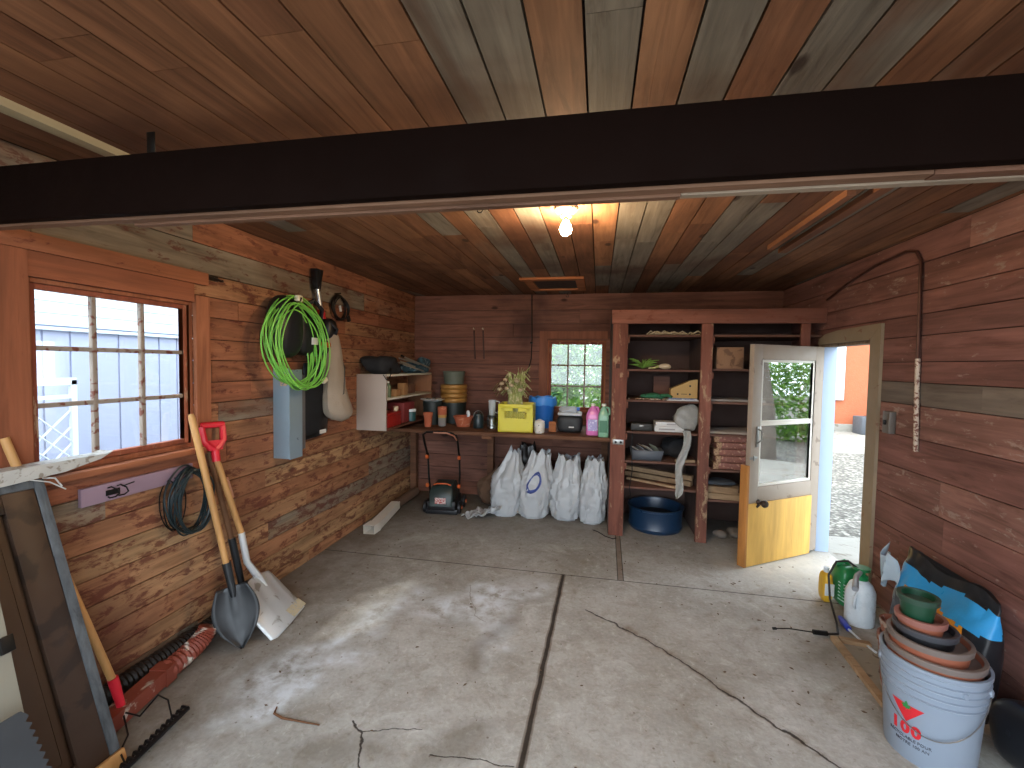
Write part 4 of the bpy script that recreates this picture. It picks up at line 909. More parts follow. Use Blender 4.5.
for i in range(9): a = random.random()*6.3; r_ = random.random()*.09; blob(b, ell((r_*cos(a), r_*sin(a), .022), (.018, .014, .012), 1), 8, 6)
b.build('seed_heads', mat('grey_bits', '#8d8a85', .8, wear='#4a4a4a', wa=.5, sc=40), pl)
def pot(name, p, r0, r1, h, m, label, group=None, rim=.2, n=24, cat='flower pot', rot=None):
    t_ = T(name, label, cat, p, group=group, rot=rot); b = B(); b.lathe([(0, 0), (r0, 0), (r0+(r1-r0)*(1-rim)*.9, h*(1-rim)), (r1, h*(1-rim)+.001), (r1*1.02, h), (r1*.92, h), (r0*.9, h*.1+.004), (0, h*.1+.004)], n); b.build('pot', m, t_); return t_
M_TERR = mat('terracotta', '#a8583a', .8, var=.1, sc=8, wear='#b87a5e', wa=.4)
pot('terracotta_pot', (-1.74, 4.38, BZ), .036, .050, .15, M_TERR, 'slim terracotta pot on the bench beside the teal jar')
st = T('pot_column', 'orange clay pot stacked on a grey ribbed pot on the bench', 'flower pot', (-1.62, 4.48, BZ))
b = B(); b.lathe([(0, 0), (.042, 0), (.046, .09), (0, .09)], 22); b.build('grey_pot', mat('grey_clay', '#7e7a78', .8), st)
b = B(); b.lathe([(0, .091), (.046, .091), (.048, .12), (0, .12)], 22); b.build('ochre_pot', mat('ochre_clay', '#b08a45', .8), st)
b = B(); b.lathe([(0, .121), (.048, .121), (.050, .205), (.046, .205), (.04, .16), (0, .16)], 22); b.build('orange_pot', M_TERR, st)
pot('clay_bowl', (-1.40, 4.52, BZ), .07, .105, .11, M_TERR, 'wide clay bowl on the bench with a rag on its rim', rim=.12, cat='bowl')
b = B(); blob(b, ell((-1.33, 4.47, BZ+.135), (.02, .015, .035), .9, .5, 30, 2), 12, 8); tag(b.build('white_rag', M_WHITE), 'white scrap of rag over the rim of the clay bowl', 'rag')
kt = T('enamel_jar', 'dark blue-green jar with lid and wire handle between clay bowl and tin can', 'jar', (-1.215, 4.45, BZ))
b = B(); b.lathe([(0, 0), (.05, 0), (.055, .02), (.055, .11), (.045, .13), (0, .13)], 22); b.build('body', mat('dark_teal_enamel', '#1e2c30', .35), kt)
b = B(); b.lathe([(0, .131), (.047, .131), (.046, .145), (.01, .155), (.012, .17), (0, .172)], 22); b.build('lid', mat('dark_lid', '#2c3532', .4), kt)
b = B(); b.tube([(.052*cos(a), 0, .12+.06*sin(a)) for a in [pi*i/10 for i in range(11)]], .003, 6); b.build('wire_handle', M_STEEL, kt)
M_TIN = mat('shiny_tin', '#9a9c9a', .25, metal=.9, var=.06)
tc_ = T('tin_can', 'shiny ribbed tin can on the bench left of the yellow crate', 'tin can', (-1.075, 4.47, BZ))
b = B(); pr = [(0, 0), (.052, 0), (.052, .02)]
for i in range(5): pr += [(.0505, .03+.016*i), (.052, .038+.016*i)]
pr += [(.052, .118), (.053, .12), (.048, .12), (.047, .04), (0, .04)]; b.lathe(pr, 26); b.build('can', M_TIN, tc_)
b = B(); b.lathe([(0, .041), (.045, .041), (.047, .135), (.0, .137)], 18); b.build('dark_insert', M_BINK, tc_)
pc = T('clear_pitcher', 'clear plastic pitcher with handle standing on the tin can by the crate', 'pitcher', (-1.075, 4.47, BZ+.138))
M_CLR = mat('clear_plastic', '#c9cfd0', .15, var=.03, alpha=.42)
b = B(); b.lathe([(0, 0), (.035, 0), (.042, .15), (.045, .155), (.04, .15), (.033, .004), (0, .004)], 22); b.build('jug', M_CLR, pc)
b = B(); b.tube([(.04, 0, .145), (.075, 0, .14), (.082, 0, .09), (.06, 0, .02), (.037, 0, .03)], .006, 8); b.build('handle', mat('white_handle', '#d8d8d4', .4), pc)
# yellow crate
M_YEL = mat('yellow_plastic', '#cfc42c', .45, var=.05)
cr = T('milk_crate', 'bright yellow plastic crate holding dried onion plants on the bench', 'crate', (-.80, 4.42, BZ), radians(3))
CW, CD_, CH = .34, .30, .275
b = B()
b.bb(-CW/2, CW/2, -CD_/2, CD_/2, 0, .008)
def crate_side(b, M, w):
    b.box((0, 0, .05), (w, .008, .10), M=M); b.box((0, 0, CH-.02), (w, .012, .04), M=M, bev=.002)
    b.box((0, 0, .185-.0), (.001, .001, .001), M=M)
    for s_ in (-1, 1): b.box((s_*(w/2-.03), 0, .168), (.06, .008, .135), M=M)
    b.box((0, 0, .118), (w-.12, .008, .036), M=M)
    for i in range(9):
        for s_ in (-1, 1):
            xx = -(w/2-.06)+(w-.12)*(i+.5)/9; b.bar(M @ Vector((xx-s_*.030, 0, .137)), M @ Vector((xx+s_*.030, 0, .20)), .005, .009, up=M.to_3x3() @ Vector((0, 1, 0)))
    for s_ in (-1, 1): b.box((s_*(w/4+.0), 0, .222), (w/2-.05, .008, .035), M=M)
crate_side(b, Matrix.Translation((0, -CD_/2+.004, 0)), CW); crate_side(b, Matrix.Translation((0, CD_/2-.004, 0)), CW)
crate_side(b, Matrix.Translation((-CW/2+.004, 0, 0)) @ Matrix.Rotation(pi/2, 4, 'Z'), CD_-.02); crate_side(b, Matrix.Translation((CW/2-.004, 0, 0)) @ Matrix.Rotation(pi/2, 4, 'Z'), CD_-.02)
for sx in (-1, 1):
    for sy in (-1, 1): b.box((sx*(CW/2-.006), sy*(CD_/2-.006), CH/2), (.016, .016, CH), bev=.003)
b.build('crate', M_YEL, cr)
M_ONST = mat('straw_green_stalk', '#9ba061', .8, var=.25, sc=12, wear='#c9bf95', wa=.45); M_ONB = mat('papery_onion_skin', '#b7a284', .6, var=.2, sc=12, wear='#8f5f3f', wa=.35)
on = T('onion_plants', 'bundle of dried onion plants with stalks sticking out of the yellow crate', 'dried plants', (-.82, 4.42, BZ+.01)); on.scale = (1.25, 1.25, 1.12)
b = B(); R_ = random.Random(4)
for i in range(46):
    a = R_.uniform(0, 6.28); r_ = R_.uniform(0, .09); x, y = r_*cos(a), r_*sin(a)*.8; k = R_.uniform(-.1, .1)
    h_ = R_.uniform(.30, .50); b.tube([(x, y, .0), (x*1.0, y, .18), (x*.55+k*.25-.01, y*.6, h_*.75), (x*.35+k*.8-.0, y*.5-.02, h_+.03), (x*.3+k*1.3, y-.05, h_-.02)], [.009, .009, .008, .006, .002], 5)
for i in range(8):
    a = R_.uniform(-1, 1); b.tube([(.02, 0, .40), (.03+a*.05, -.02, .50), (a*.12+.03, -.03, .53+R_.uniform(0, .06))], [.003, .0025, .001], 5)
for i in range(9):
    a = R_.uniform(-.13, .06); z0 = R_.uniform(.34, .46); dx = -abs(R_.uniform(.05, .13)) if i < 6 else R_.uniform(.03, .09)
    b.grid([[(a*.4+dx*k, -.04-.03*k+w_, z0+.06*sin(k*2.2)-.07*k*k) for w_ in (-.014, .0, .014)] for k in (0, .3, .6, .85, 1.1)])
b.build('stalks', M_ONST, on)
b = B()
for (x, y, z) in ((-.06, -.06, .37), (-.10, -.07, .41), (-.02, -.09, .40), (-.07, -.08, .45), (.02, -.07, .44), (-.12, -.05, .36), (.05, -.07, .36)): blob(b, ell((x, y, z), (.021, .020, .017), 1., .2, 20, x*30), 12, 8)
b.build('onion_bulbs', M_ONB, on)
wj = T('spotted_jar', 'small white jar with dark spots and lid in front of the yellow crate', 'jar', (-.555, 4.30, BZ))
b = B(); b.lathe([(0, 0), (.045, 0), (.052, .015), (.052, .09), (.045, .105), (0, .105)], 22); b.build('body', mat('spotted_white', '#cfccc2', .5, wear='#3a3d42', wa=.33, sc=22), wj)
b = B(); b.lathe([(0, .106), (.048, .106), (.05, .115), (.012, .135), (0, .137)], 22); b.build('lid', M_PORC, wj)
bb_ = T('blue_bin', 'blue plastic waste bin with crumpled bag over its rim, below the rear window', 'bin', (-.58, 4.72, BZ))
M_BLUE = mat('blue_plastic', '#1f63b8', .4, var=.1)
b = B(); b.lathe([(0, 0), (.105, 0), (.135, .30), (.14, .315), (.128, .31), (.1, .01), (0, .01)], 30, sx=1, sy=.9); b.build('bin', M_BLUE, bb_)
b = B(); rows = []
for j, (r_, z) in enumerate(((.120, .24), (.137, .325), (.150, .318), (.152, .27), (.148, .235))):
    rows.append([((r_+.008*noise.noise(Vector((cos(a)*5, sin(a)*5, j*.7))))*cos(a), (r_+.008*noise.noise(Vector((cos(a)*5, sin(a)*5, j*.7+4))))*sin(a)*.9, z+.022*noise.noise(Vector((cos(a)*3, sin(a)*3, j*.2)))) for a in [2*pi*i/48 for i in range(48)]])
b.grid(rows, cu=True); b.build('bag_liner', mat('bright_blue_film', '#3a86d8', .35, var=.15, sc=9), bb_)
co = T('lunch_cooler', 'black soft cooler with pale top tray on the bench under the rear window', 'cooler', (-.27, 4.46, BZ))
b = B(); blob(b, ell((0, 0, .085), (.125, .10, .085), .45)); b.build('body', mat('black_cooler_fabric', '#202225', .6), co)
b = B(); b.box((0, 0, .185), (.235, .19, .03), bev=.012); b.build('lid', mat('pale_grey_lid', '#b9bfc4', .4), co)
b = B(); blob(b, ell((-.01, -.005, .222), (.10, .07, .038), 1, .45, 16, 4)); b.build('clear_bag', mat('crumpled_film', '#c5ced6', .2, var=.15, sc=20, alpha=.75), co)
b = B(); b.box((.02, -.101, .06), (.05, .002, .012)); b.build('label', M_LAB, co)
b = B(); b.box((.075, -.02, .235), (.04, .03, .035), bev=.006); b.build('blue_cap', M_BLUE, co)
sb2 = T('wooden_block', 'small brown wooden block between spotted jar and cooler', 'wood block', (-.44, 4.42, BZ))
b = B(); b.box((0, 0, .05), (.07, .06, .10), bev=.004, rnd=(.5, 0, .5)); b.build('block', M_HW, sb2)
def jug(name, p, m, label, capc, w=.13, d=.10, h=.30, lab=None, labc='#b9a9cf', text=None):
    t_ = T(name, label, 'jug', p); b = B(); rows = []
    for (k, z) in ((.88, 0), (1, .012), (1, h*.60), (.93, h*.68), (.62, h*.82), (.30, h*.90), (.24, h*.93)):
        row = []
        for i in range(28):
            a = 2*pi*i/28; e = .45+(1-k)*.55; sg = lambda x: abs(x)**e*(1 if x >= 0 else -1)
            row.append((sg(cos(a))*w/2*k, sg(sin(a))*d/2*(k if k > .5 else k*1.1), z))
        rows.append(row)
    V = b.grid(rows, cu=True); b.col([b.bm.faces.new(V[0]), b.bm.faces.new(V[-1])]); b.build('bottle', m, t_)
    b = B(); b.lathe([(0, h*.93), (.021, h*.93), (.021, h), (0, h)], 16); b.build('cap', mat('cap_'+capc.strip('#'), capc, .4), t_)
    b = B(); b.tube([(.02, 0, h*.9), (.045, 0, h*.88), (.056, 0, h*.76), (.05, 0, h*.66)], .010, 8); b.build('handle', m, t_)
    b = B(); b.box((0, -d/2-.0012, h*.33), (w*.72, .002, h*.36)); b.build('label', mat('jug_label_'+labc.strip('#'), labc, .4, wear='#e0dcea' if lab else None, wa=.4, sc=30), t_)
    return t_
M_PINK = mat('pink_translucent', '#d678b8', .25, var=.08, sc=3); M_GRN = mat('pale_green_translucent', '#7fae92', .25, var=.08)
jug('antifreeze_jug', (-.045, 4.33, BZ), M_PINK, 'pink plastic jug of fluid on the bench by the rear window', '#e3dcd2', lab=1, labc='#9f93c6', w=.125)
jug('cleaner_jug', (.055, 4.40-.16, BZ), M_GRN, 'pale jug with dark green label at the right end of the bench', '#dcdcd2', labc='#2c6a46', w=.10, h=.31)
# two straps hanging on the back wall, conduit
M_LEATH = mat('brown_leather', '#4a2a20', .6)
for i, (px, lab) in enumerate(((474, 'left of two brown iron straps hanging on the back wall'), (483, 'right of two brown iron straps hanging on the back wall'))):
    p = at(px, 329, Y=YB-.01); q = at(px+1, 359, Y=YB-.01)
    t_ = T('hanging_strap', lab, 'strap', p, group='straps hanging on the back wall'); b = B(); b.bar((p.x, YB-.012, p.z-.02), (q.x, YB-.012, q.z), .012, .022, up=(0, 1, 0), bev=.002); b.build('strap', M_LEATH, t_, world=True)
    b = B(); b.tube([(p.x, YB, p.z), (p.x, YB-.03, p.z+.003)], .009, 8); b.build('nail', M_SNAIL, t_, world=True)
ec = T('electric_cable', 'dark cable running down the back wall left of the rear window', 'cable', (-.755, YB-.01, 1.5))
b = B(); b.tube([(-.765, YB-.009, 2.345), (-.76, YB-.009, 2.1), (-.755, YB-.009, 1.85), (-.76, YB-.009, 1.62), (-.80, YB-.009, 1.45), (-.90, YB-.009, 1.38), (-.98, YB-.009, 1.45)], .006, 6); b.build('cable', M_BLK, ec, world=True)
b = B(); b.bb(-.775, -.745, YB-.016, YB-.001, 1.79, 1.81); b.build('clip', M_BLK, ec, world=True)
# ------------------------------------------------------------------ mower under the bench
mw = T('lawn_mower', 'compact black electric lawn mower with orange knobs standing under the bench', 'lawn mower', (-1.56, 4.40, 0), radians(6))
M_MOW = mat('mower_dark_green', '#23302e', .45, var=.12)
b = B(); b.box((0, .02, .10), (.30, .36, .10), bev=.02); b.box((0, -.10, .03), (.33, .05, .05), bev=.006); b.build('deck', M_PLB, mw)
b = B(); rows = []
for (k, z, y) in ((1, .10, -.16), (1.0, .20, -.15), (.94, .27, -.12), (.78, .30, -.07)): rows.append([(x*k, y+dy*k, z) for x, dy in ((-.12, 0), (-.105, -.012), (.105, -.012), (.12, 0), (.12, .26), (-.12, .26))])
V = b.grid(rows, cu=True); b.col([b.bm.faces.new(V[-1]), b.bm.faces.new(V[0])]); b.build('motor_cover', M_MOW, mw)
b = B(); b.box((0, -.176, .16), (.11, .004, .06)); b.build('label_plate', mat('worn_red_white_label', '#c9b9b4', .5, wear='#a8453f', wa=.5, sc=40), mw)
b = B(); b.tube([(-.09, -.09, .298), (-.05, -.095, .315), (.05, -.095, .315), (.09, -.09, .298)], .008, 8); b.build('orange_trim', M_ORP, mw)
for s_ in (-1, 1):
    for y in (-.06, .16):
        b = B(); b.lathe([(0, -.018), (.055, -.018), (.065, -.012), (.065, .012), (.055, .018), (0, .018)], 20, Matrix.Translation((s_*.178, y, .066)) @ Matrix.Rotation(pi/2, 4, 'Y')); wl_ = b.build('wheel', M_PLB, mw)
        b = B(); b.lathe([(0, 0), (.02, 0), (.018, .008), (0, .01)], 12, Matrix.Translation((s_*.197, y, .066)) @ Matrix.Rotation(s_*pi/2, 4, 'Y')); b.build('hub', M_ORP, wl_)
b = B()
for s_ in (-1, 1): b.tube([(s_*.15, .02, .12), (s_*.165, -.02, .40), (s_*.165, -.05, .62)], .010, 8)
b.build('lower_handle', M_BLK, mw)
b = B(); b.tube([(-.165, -.05, .58), (-.172, -.17, .76), (-.165, -.23, .84), (-.12, -.27, .87), (0, -.285, .88), (.12, -.27, .87), (.165, -.23, .84), (.172, -.17, .76), (.165, -.05, .58)], .011, 8); b.build('upper_handle', M_BLK, mw)
b = B(); b.tube([(-.04, -.305, .875), (.09, -.30, .87), (.155, -.265, .84), (.172, -.22, .79)], .007, 8); b.build('switch_bar', mat('salmon_bar', '#a8705a', .4), mw)
for s_ in (-1, 1):
    b = B(); blob(b, ell((s_*.168, -.075, .585), (.018, .022, .022), .8), 12, 8); b.build('knob', M_ORP, mw)
    b = B(); blob(b, ell((s_*.165, -.06, .285), (.018, .020, .022), .8), 12, 8); b.build('lower_knob', M_ORP, mw)
# ------------------------------------------------------------------ filled carrier bags under the bench
M_PBAG = mat('white_carrier_plastic', '#a9adb0', .4, var=.08, sc=5, bump=.25)
M_LOGO = mat('blue_logo_ink', '#3a4c8c', .4)
def bagf(w, d, h, seed, lean=(0, 0), neck=.45):
    def f(u, v):
        z = h*v; a = 2*pi*u
        pr = (.86+.25*sin(pi*min(1, v*1.15)))*(1 if v < .62 else 1-(v-.62)/.38*(1-neck)) * (1 if v > .03 else .82)
        fold = 1+.10*noise.noise(Vector((cos(a)*2.1+seed, sin(a)*2.1, z*3.2)))*2 + .05*sin(a*9+seed+4*noise.noise(Vector((a, z*5, seed))))*(v**1.2)*1.4 - .16*abs(noise.noise(Vector((cos(a)*4+seed, sin(a)*4, z*9+cos(a)*3)))) - .13*abs(noise.noise(Vector((cos(a)*8, sin(a)*8+seed, z*19-sin(a)*6))))+.10+.05*noise.noise(Vector((cos(a)*5, sin(a)*5+seed, z*11)))
        e = .8; sg = lambda x: abs(x)**e*(1 if x >= 0 else -1)
        return Vector((sg(cos(a))*w/2*pr*fold+lean[0]*v*v, sg(sin(a))*d/2*pr*fold+lean[1]*v, z+max(0, v-.6)*.34*noise.noise(Vector((cos(a)*2.2+seed, sin(a)*2.2, 3)))*h))
    return f
def carrier(p, w, d, h, seed, label, lean=(0, 0), neck=.45, logo=False):
    t_ = T('carrier_bag', label, 'plastic bag', p, group='filled white bags under the bench'); f = bagf(w, d, h, seed, lean, neck); b = B()
    rows = [[f(i/64, j/44) for i in range(64)] for j in range(45)]
    V = b.grid(rows, cu=True); b.col([b.bm.faces.new(V[0])]); c_ = sum((f(i/8, 1) for i in range(8)), Vector())/8
    rows2 = [[f(i/64, 1) for i in range(64)], [f(i/64, 1).lerp(c_, .5)-Vector((0, 0, .03)) for i in range(64)], [f(i/64, 1).lerp(c_, .9)-Vector((0, 0, .05)) for i in range(64)]]
    b.grid(rows2, cu=True); b.build('bag', M_PBAG, t_)
    if logo:
        b = B(); rows = []
        for k in (0, 1):
            row = []
            for i in range(40):
                a = 2*pi*i/40; wdt = .5+.5*abs(cos(a*.5+.5)); r_ = 1 - k*(.10+.26*wdt)
                uu = .745+.050*r_*cos(a)+.018*r_*sin(a); vv = .56+.155*r_*sin(a)
                q = f(uu, vv); q2 = f(uu, vv)-Vector((0, .004, 0)); n0 = (f(uu+.004, vv)-f(uu-.004, vv)).cross(f(uu, vv+.006)-f(uu, vv-.006)).normalized()
                if n0.y > 0: n0 = -n0
                row.append(q+n0*.0035)
            rows.append(row)
        b.grid(rows, cu=True); b.build('blue_oval_mark', M_LOGO, t_, solid=.001)
    return t_
carrier((-.92, 4.46, 0), .30, .24, .66, 2.1, 'grey-white carrier bag at the left of the four, trailing an empty end to the left', lean=(.10, .02), neck=.42)
carrier((-.62, 4.47, 0), .30, .26, .66, 5.3, 'white carrier bag with a blue oval printed mark', lean=(.07, 0), neck=.7, logo=True)
carrier((-.30, 4.49, 0), .30, .27, .63, 8.8, 'white carrier bag without print, between the marked bag and the cabinet post bag', lean=(.03, 0), neck=.78)
carrier((-.035, 4.46, 0), .25, .28, .63, 12.4, 'white carrier bag pressed against the shelving cabinet post', lean=(.02, 0), neck=.8)
fb = T('empty_bag', 'empty crumpled white bag spread on the floor left of the filled bags', 'plastic bag', (-1.12, 4.33, 0))
b = B(); rows = []
for j in range(15):
    rows.append([(-1.32+.36*i/20+.10*j/14, 4.22+.26*j/14+.02*sin(i), max(.004, .02+.05*(i/20)**2*2+.05*noise.noise(Vector((i*.35, j*.4, 0)))+.03*noise.noise(Vector((i*.8, j*.9, 3))))) for i in range(21)])
b.grid(rows); b.build('bag', M_PBAG, fb, world=True, solid=.002)
bs = T('burlap_sack', 'brown sack slumped behind the leftmost white bag under the bench', 'sack', (-1.05, 4.80, 0))
b = B(); f = bagf(.42, .26, .42, 31, (.05, 0), .4); V = b.grid([[f(i/40, j/24)+Vector((-1.05, 4.80, 0)) for i in range(40)] for j in range(25)], cu=True); b.col([b.bm.faces.new(V[0]), b.bm.faces.new(V[-1])]); b.build('sack', mat('brown_burlap', '#5a4332', .95, bump=.4), bs, world=True)
db = T('dark_bag', 'black bin bag standing behind the first two white bags under the bench', 'bin bag', (-.76, 4.84, 0))
b = B(); f = bagf(.34, .24, .66, 41, (.0, 0), .5); V = b.grid([[f(i/40, j/24)+Vector((-.76, 4.84, 0)) for i in range(40)] for j in range(25)], cu=True); b.col([b.bm.faces.new(V[0]), b.bm.faces.new(V[-1])]); b.build('bag', mat('black_film', '#1b1816', .35), db, world=True)
# ------------------------------------------------------------------ built-in shelving cabinet
M_CABP = wood('cabinet_post_wood', ['#74473a', '#805143'], 2, gcut=2, var=.3, paint='#a38a6c', pa=.42, knots=False)
M_CABH = wood('cabinet_rail_wood', ['#764a3c', '#845546'], 0, gcut=2, var=.3, paint='#6a3a2a', pa=.42, knots=False)
M_CABS = wood('cabinet_shelf_wood', ['#604237', '#6e4f42'], 0, gcut=2, var=.3, knots=False)
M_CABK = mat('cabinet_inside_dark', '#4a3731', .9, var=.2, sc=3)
cb = T('shelving_cabinet', 'tall reddish wooden open-fronted shelving cabinet in the back right corner', 'cabinet', (.95, 4.12, 0))
CX0, CX1, CM0, CM1, CXR, CY = .12, .25, .872, .965, XR-.002, 4.12
b = B(); b.bb(CX0, CX1, CY, CY+.04, 0, 1.93, bev=.003); b.build('post', M_CABP, cb, world=True)
b = B(); b.bb(CM0, CM1, CY, CY+.04, 0, 1.93, bev=.003); b.build('post', M_CABP, cb, world=True)
b = B(); b.bb(1.655, 1.725, CY+.004, CY+.04, 0, 1.93, bev=.003); b.build('post', M_CABP, cb, world=True)
b = B(); b.bb(CX0-.012, CXR, CY-.006, CY+.04, 1.931, 2.055, bev=.003); b.build('top_rail', M_CABH, cb, world=True)
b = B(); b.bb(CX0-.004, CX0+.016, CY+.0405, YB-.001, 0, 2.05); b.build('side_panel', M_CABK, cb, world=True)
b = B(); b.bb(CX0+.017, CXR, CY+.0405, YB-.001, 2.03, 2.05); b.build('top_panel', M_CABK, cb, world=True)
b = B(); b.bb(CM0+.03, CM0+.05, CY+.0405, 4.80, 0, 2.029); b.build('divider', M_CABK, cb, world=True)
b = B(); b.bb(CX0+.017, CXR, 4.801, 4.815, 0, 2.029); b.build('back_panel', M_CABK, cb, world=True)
ZL = (1.835, 1.525, 1.247, .958, .690, .450); ZRr = (1.838, 1.540, 1.250, .962, .650, .380)
for z in ZL: b = B(); b.bb(CX0+.017, CM0+.029, CY+.045, 4.80, z-.018, z, bev=.001); b.build('shelf', M_CABS, cb, world=True)
for z in ZRr: b = B(); b.bb(CM0+.051, CXR-.002, CY+.045, 4.80, z-.018, z, bev=.001); b.build('shelf', M_CABS, cb, world=True)
for z in ZL[:5]:
    b = B(); b.bb(CX1-.0, CX1+.018, CY+.022, CY+.044, z-.075, z-.019); b.build('cleat', M_CABH, cb, world=True)
    b = B(); b.bb(CM1-.0, CM1+.018, CY+.022, CY+.044, z-.075, z-.019); b.build('cleat', M_CABH, cb, world=True)
b = B(); b.bb(.14, .235, CY-.005, CY, .84, .885, bev=.001); hs = b.build('hasp', M_STEEL, cb, world=True)
b = B()
for x in (.165, .21): b.tube([(x, CY-.0095, .862), (x, CY-.0052, .862)], .011, 12)
b.build('bolt', M_BLK, cb, world=True)
b = B(); b.bb(.150, .185, CY-.004, CY, 1.53, 1.57); b.build('knot_plate', mat('dark_square_mark', '#4a2a20', .8), cb, world=True)
# contents, left bay
E_ = .0006
dk = T('dried_stalks', 'pale dried stalks and twine strewn along the top left shelf', 'dried plants', (.6, 4.35, ZL[0]+E_))
b = B(); R_ = random.Random(11)
for i in range(30):
    x = R_.uniform(.42, .86); y = R_.uniform(4.19, 4.4); a = R_.uniform(-.6, .6); L = R_.uniform(.05, .13)
    b.tube([(x, y, ZL[0]+.006), (x+L*.5*cos(a), y+L*.5*sin(a), ZL[0]+.012+R_.uniform(0, .03)), (min(.885, x+L*cos(a)), y+L*sin(a), ZL[0]+.008)], [.006, .007, .003], 5)
b.build('stalks', mat('bleached_stalk', '#a8987c', .8, var=.25), dk, world=True)
pp = T('spiky_plant', 'uprooted green spiky plant lying on the second shelf from the top', 'plant', (.38, 4.3, ZL[1]+E_))
b = B()
for i in range(34):
    a = R_.uniform(0, 6.28); L = R_.uniform(.08, .15); u = R_.uniform(.3, 1); z0 = ZL[1]+.012
    p = [Vector((.40+L*k*cos(a), 4.28+L*k*sin(a)*.6, z0+.07*sin(k*pi*.55)*u*1.3)) for k in (0, .35, .7, 1)]
    b.tube(p, [.005, .007, .005, .001], 4)
b.build('leaves', mat('plant_green', '#6e9440', .6, var=.25, sc=14), pp, world=True)
gl = T('garlic_bulb', 'pale garlic-like bulb lying beside the spiky green plant', 'bulb', (.59, 4.27, ZL[1]+.028))
b = B(); blob(b, ell((0, 0, 0), (.055, .03, .027), 1, .2, 15)); b.build('bulb', mat('pale_bulb', '#b8a68c', .6), gl); b = B(); b.tube([(-.05, 0, 0), (-.09, 0, -.015), (-.14, .01, -.018)], [.012, .009, .006], 6); b.build('stem', M_ONST, gl)
gs = T('garden_gloves', 'green crumpled gloves on the third shelf from the top', 'gloves', (.52, 4.27, ZL[2]+E_))
b = B(); blob(b, ell((.50, 4.27, ZL[2]+.030), (.10, .06, .028), .8, .4, 14, 2)); b.tube([(.56, 4.24, ZL[2]+.04), (.62, 4.23, ZL[2]+.045), (.66, 4.23, ZL[2]+.03)], [.016, .015, .01], 8); b.build('gloves', mat('glove_green', '#1f5a3c', .8, wear='#123326', wa=.4, sc=20), gs, world=True)
tw = T('seed_pods', 'small brown and white odds and ends along the third shelf', 'oddments', (.35, 4.2, ZL[2]+E_))
tw['kind'] = 'stuff'
b = B()
for i in range(40): blob(b, ell((R_.uniform(.27, .66), R_.uniform(4.18, 4.24), ZL[2]+.008), (R_.uniform(.006, .014), .007, .007), 1), 6, 4)
b.build('seed_pods', mat('brown_white_bits', '#7c5c40', .8, wear='#c9c0b0', wa=.45, sc=60), tw, world=True)
ca = T('lidded_carton', 'pale cardboard carrier with slanted side and round holes, by the middle post', 'box', (.76, 4.32, ZL[2]+.022))
b = B(); b.prism([(-.11, 0), (.12, 0), (.12, .17), (.06, .16), (-.11, .08)], .10, Matrix(((1, 0, 0, 0), (0, 0, -1, .04), (0, 1, 0, 0), (0, 0, 0, 1)))); b.build('body', mat('kraft_card', '#b0905c', .85), ca)
b = B()
for x, z in ((-.05, .035), (.055, .035), (.055, .11)): b.tube([(x, -.0615, z), (x, -.0605, z)], .009, 12)
b.bar((-.02, -.061, .036), (.03, -.061, .036), .003, .006); b.build('holes', M_BLK, ca)
pw = T('plywood_offcut', 'brown plywood offcut leaning behind the cardboard carrier on the third shelf', 'board', (.62, 4.55, ZL[2]+.0215))
b = B(); b.box((.60, 4.50, ZL[2]+.115), (.15, .012, .19), rot=(-.12, .0, 0)); b.build('board', M_CABS, pw, world=True)
mg = T('magazine', 'blue and white magazines lying flat under the cardboard carrier', 'magazine', (.74, 4.28, ZL[2]+E_))
b = B(); b.box((0, 0, .005), (.28, .2, .010), rot=(0, 0, .08)); b.build('pages', mat('white_paper', '#b9b9b6', .7, var=.1), mg)
b = B(); b.box((.01, .01, .0155), (.24, .19, .010), rot=(0, 0, -.06)); b.build('cover', mat('blue_cover', '#5a6a8a', .5, wear='#a8b0bc', wa=.45, sc=10), mg)
bxk = T('black_case', 'flat black case on the fourth shelf, left of the white boxes', 'case', (.40, 4.30, ZL[3]+E_))
b = B(); b.box((0, 0, .034), (.19, .16, .067), bev=.008); b.build('body', mat('black_case', '#25231f', .5), bxk); b = B(); b.box((0, -.082, .045), (.04, .006, .012), bev=.001); b.build('latch', M_STEEL, bxk)
wb1 = T('white_box', 'lower of two white cartons on the fourth shelf', 'box', (.64, 4.29, ZL[3]+E_)); b = B(); b.box((0, 0, .024), (.25, .15, .048), bev=.002); b.build('body', mat('white_card', '#c5c4c2', .6, var=.05), wb1); b = B(); b.box((-.02, -.0757, .024), (.14, .001, .012)); b.build('print', mat('grey_print', '#8f8d8b', .6), wb1)
wb2 = T('white_box', 'upper of two white cartons on the fourth shelf', 'box', (.625, 4.30, ZL[3]+.0492), radians(4)); b = B(); b.box((0, 0, .02), (.21, .14, .04), bev=.002); b.build('body', MATS['white_card'], wb2); b = B(); b.box((.03, -.0706, .02), (.08, .001, .010)); b.build('print', MATS['grey_print'], wb2)
pf = T('plastic_film', 'balled clear plastic film on the fourth shelf with a long strip hanging down', 'plastic film', (.80, 4.27, ZL[3]))
b = B(); blob(b, ell((.79, 4.29, ZL[3]+.128), (.112, .10, .125), .95, .5, 10, 6), 44, 30); b.build('ball', mat('clear_film', '#b5b5b0', .25, var=.12, sc=10, bump=.05, alpha=.5), pf, world=True)
b = B(); rows = []
for j in range(40):
    v = j/39; z = ZL[3]+.02-.60*v+ (0 if v > .02 else .01); w = .033*(1+.25*noise.noise(Vector((0, v*6, 1))))*(1 if v < .93 else (1-v)/.07*.8+.2)
    cx = .775-.075*v+.018*sin(v*9); rows.append([(cx-w+2*w*i/6, (4.158 if j > 1 else 4.17)-.035-.008*sin(i*1.3+v*14)-.004*noise.noise(Vector((i, v*20, 0))), z) for i in range(7)])
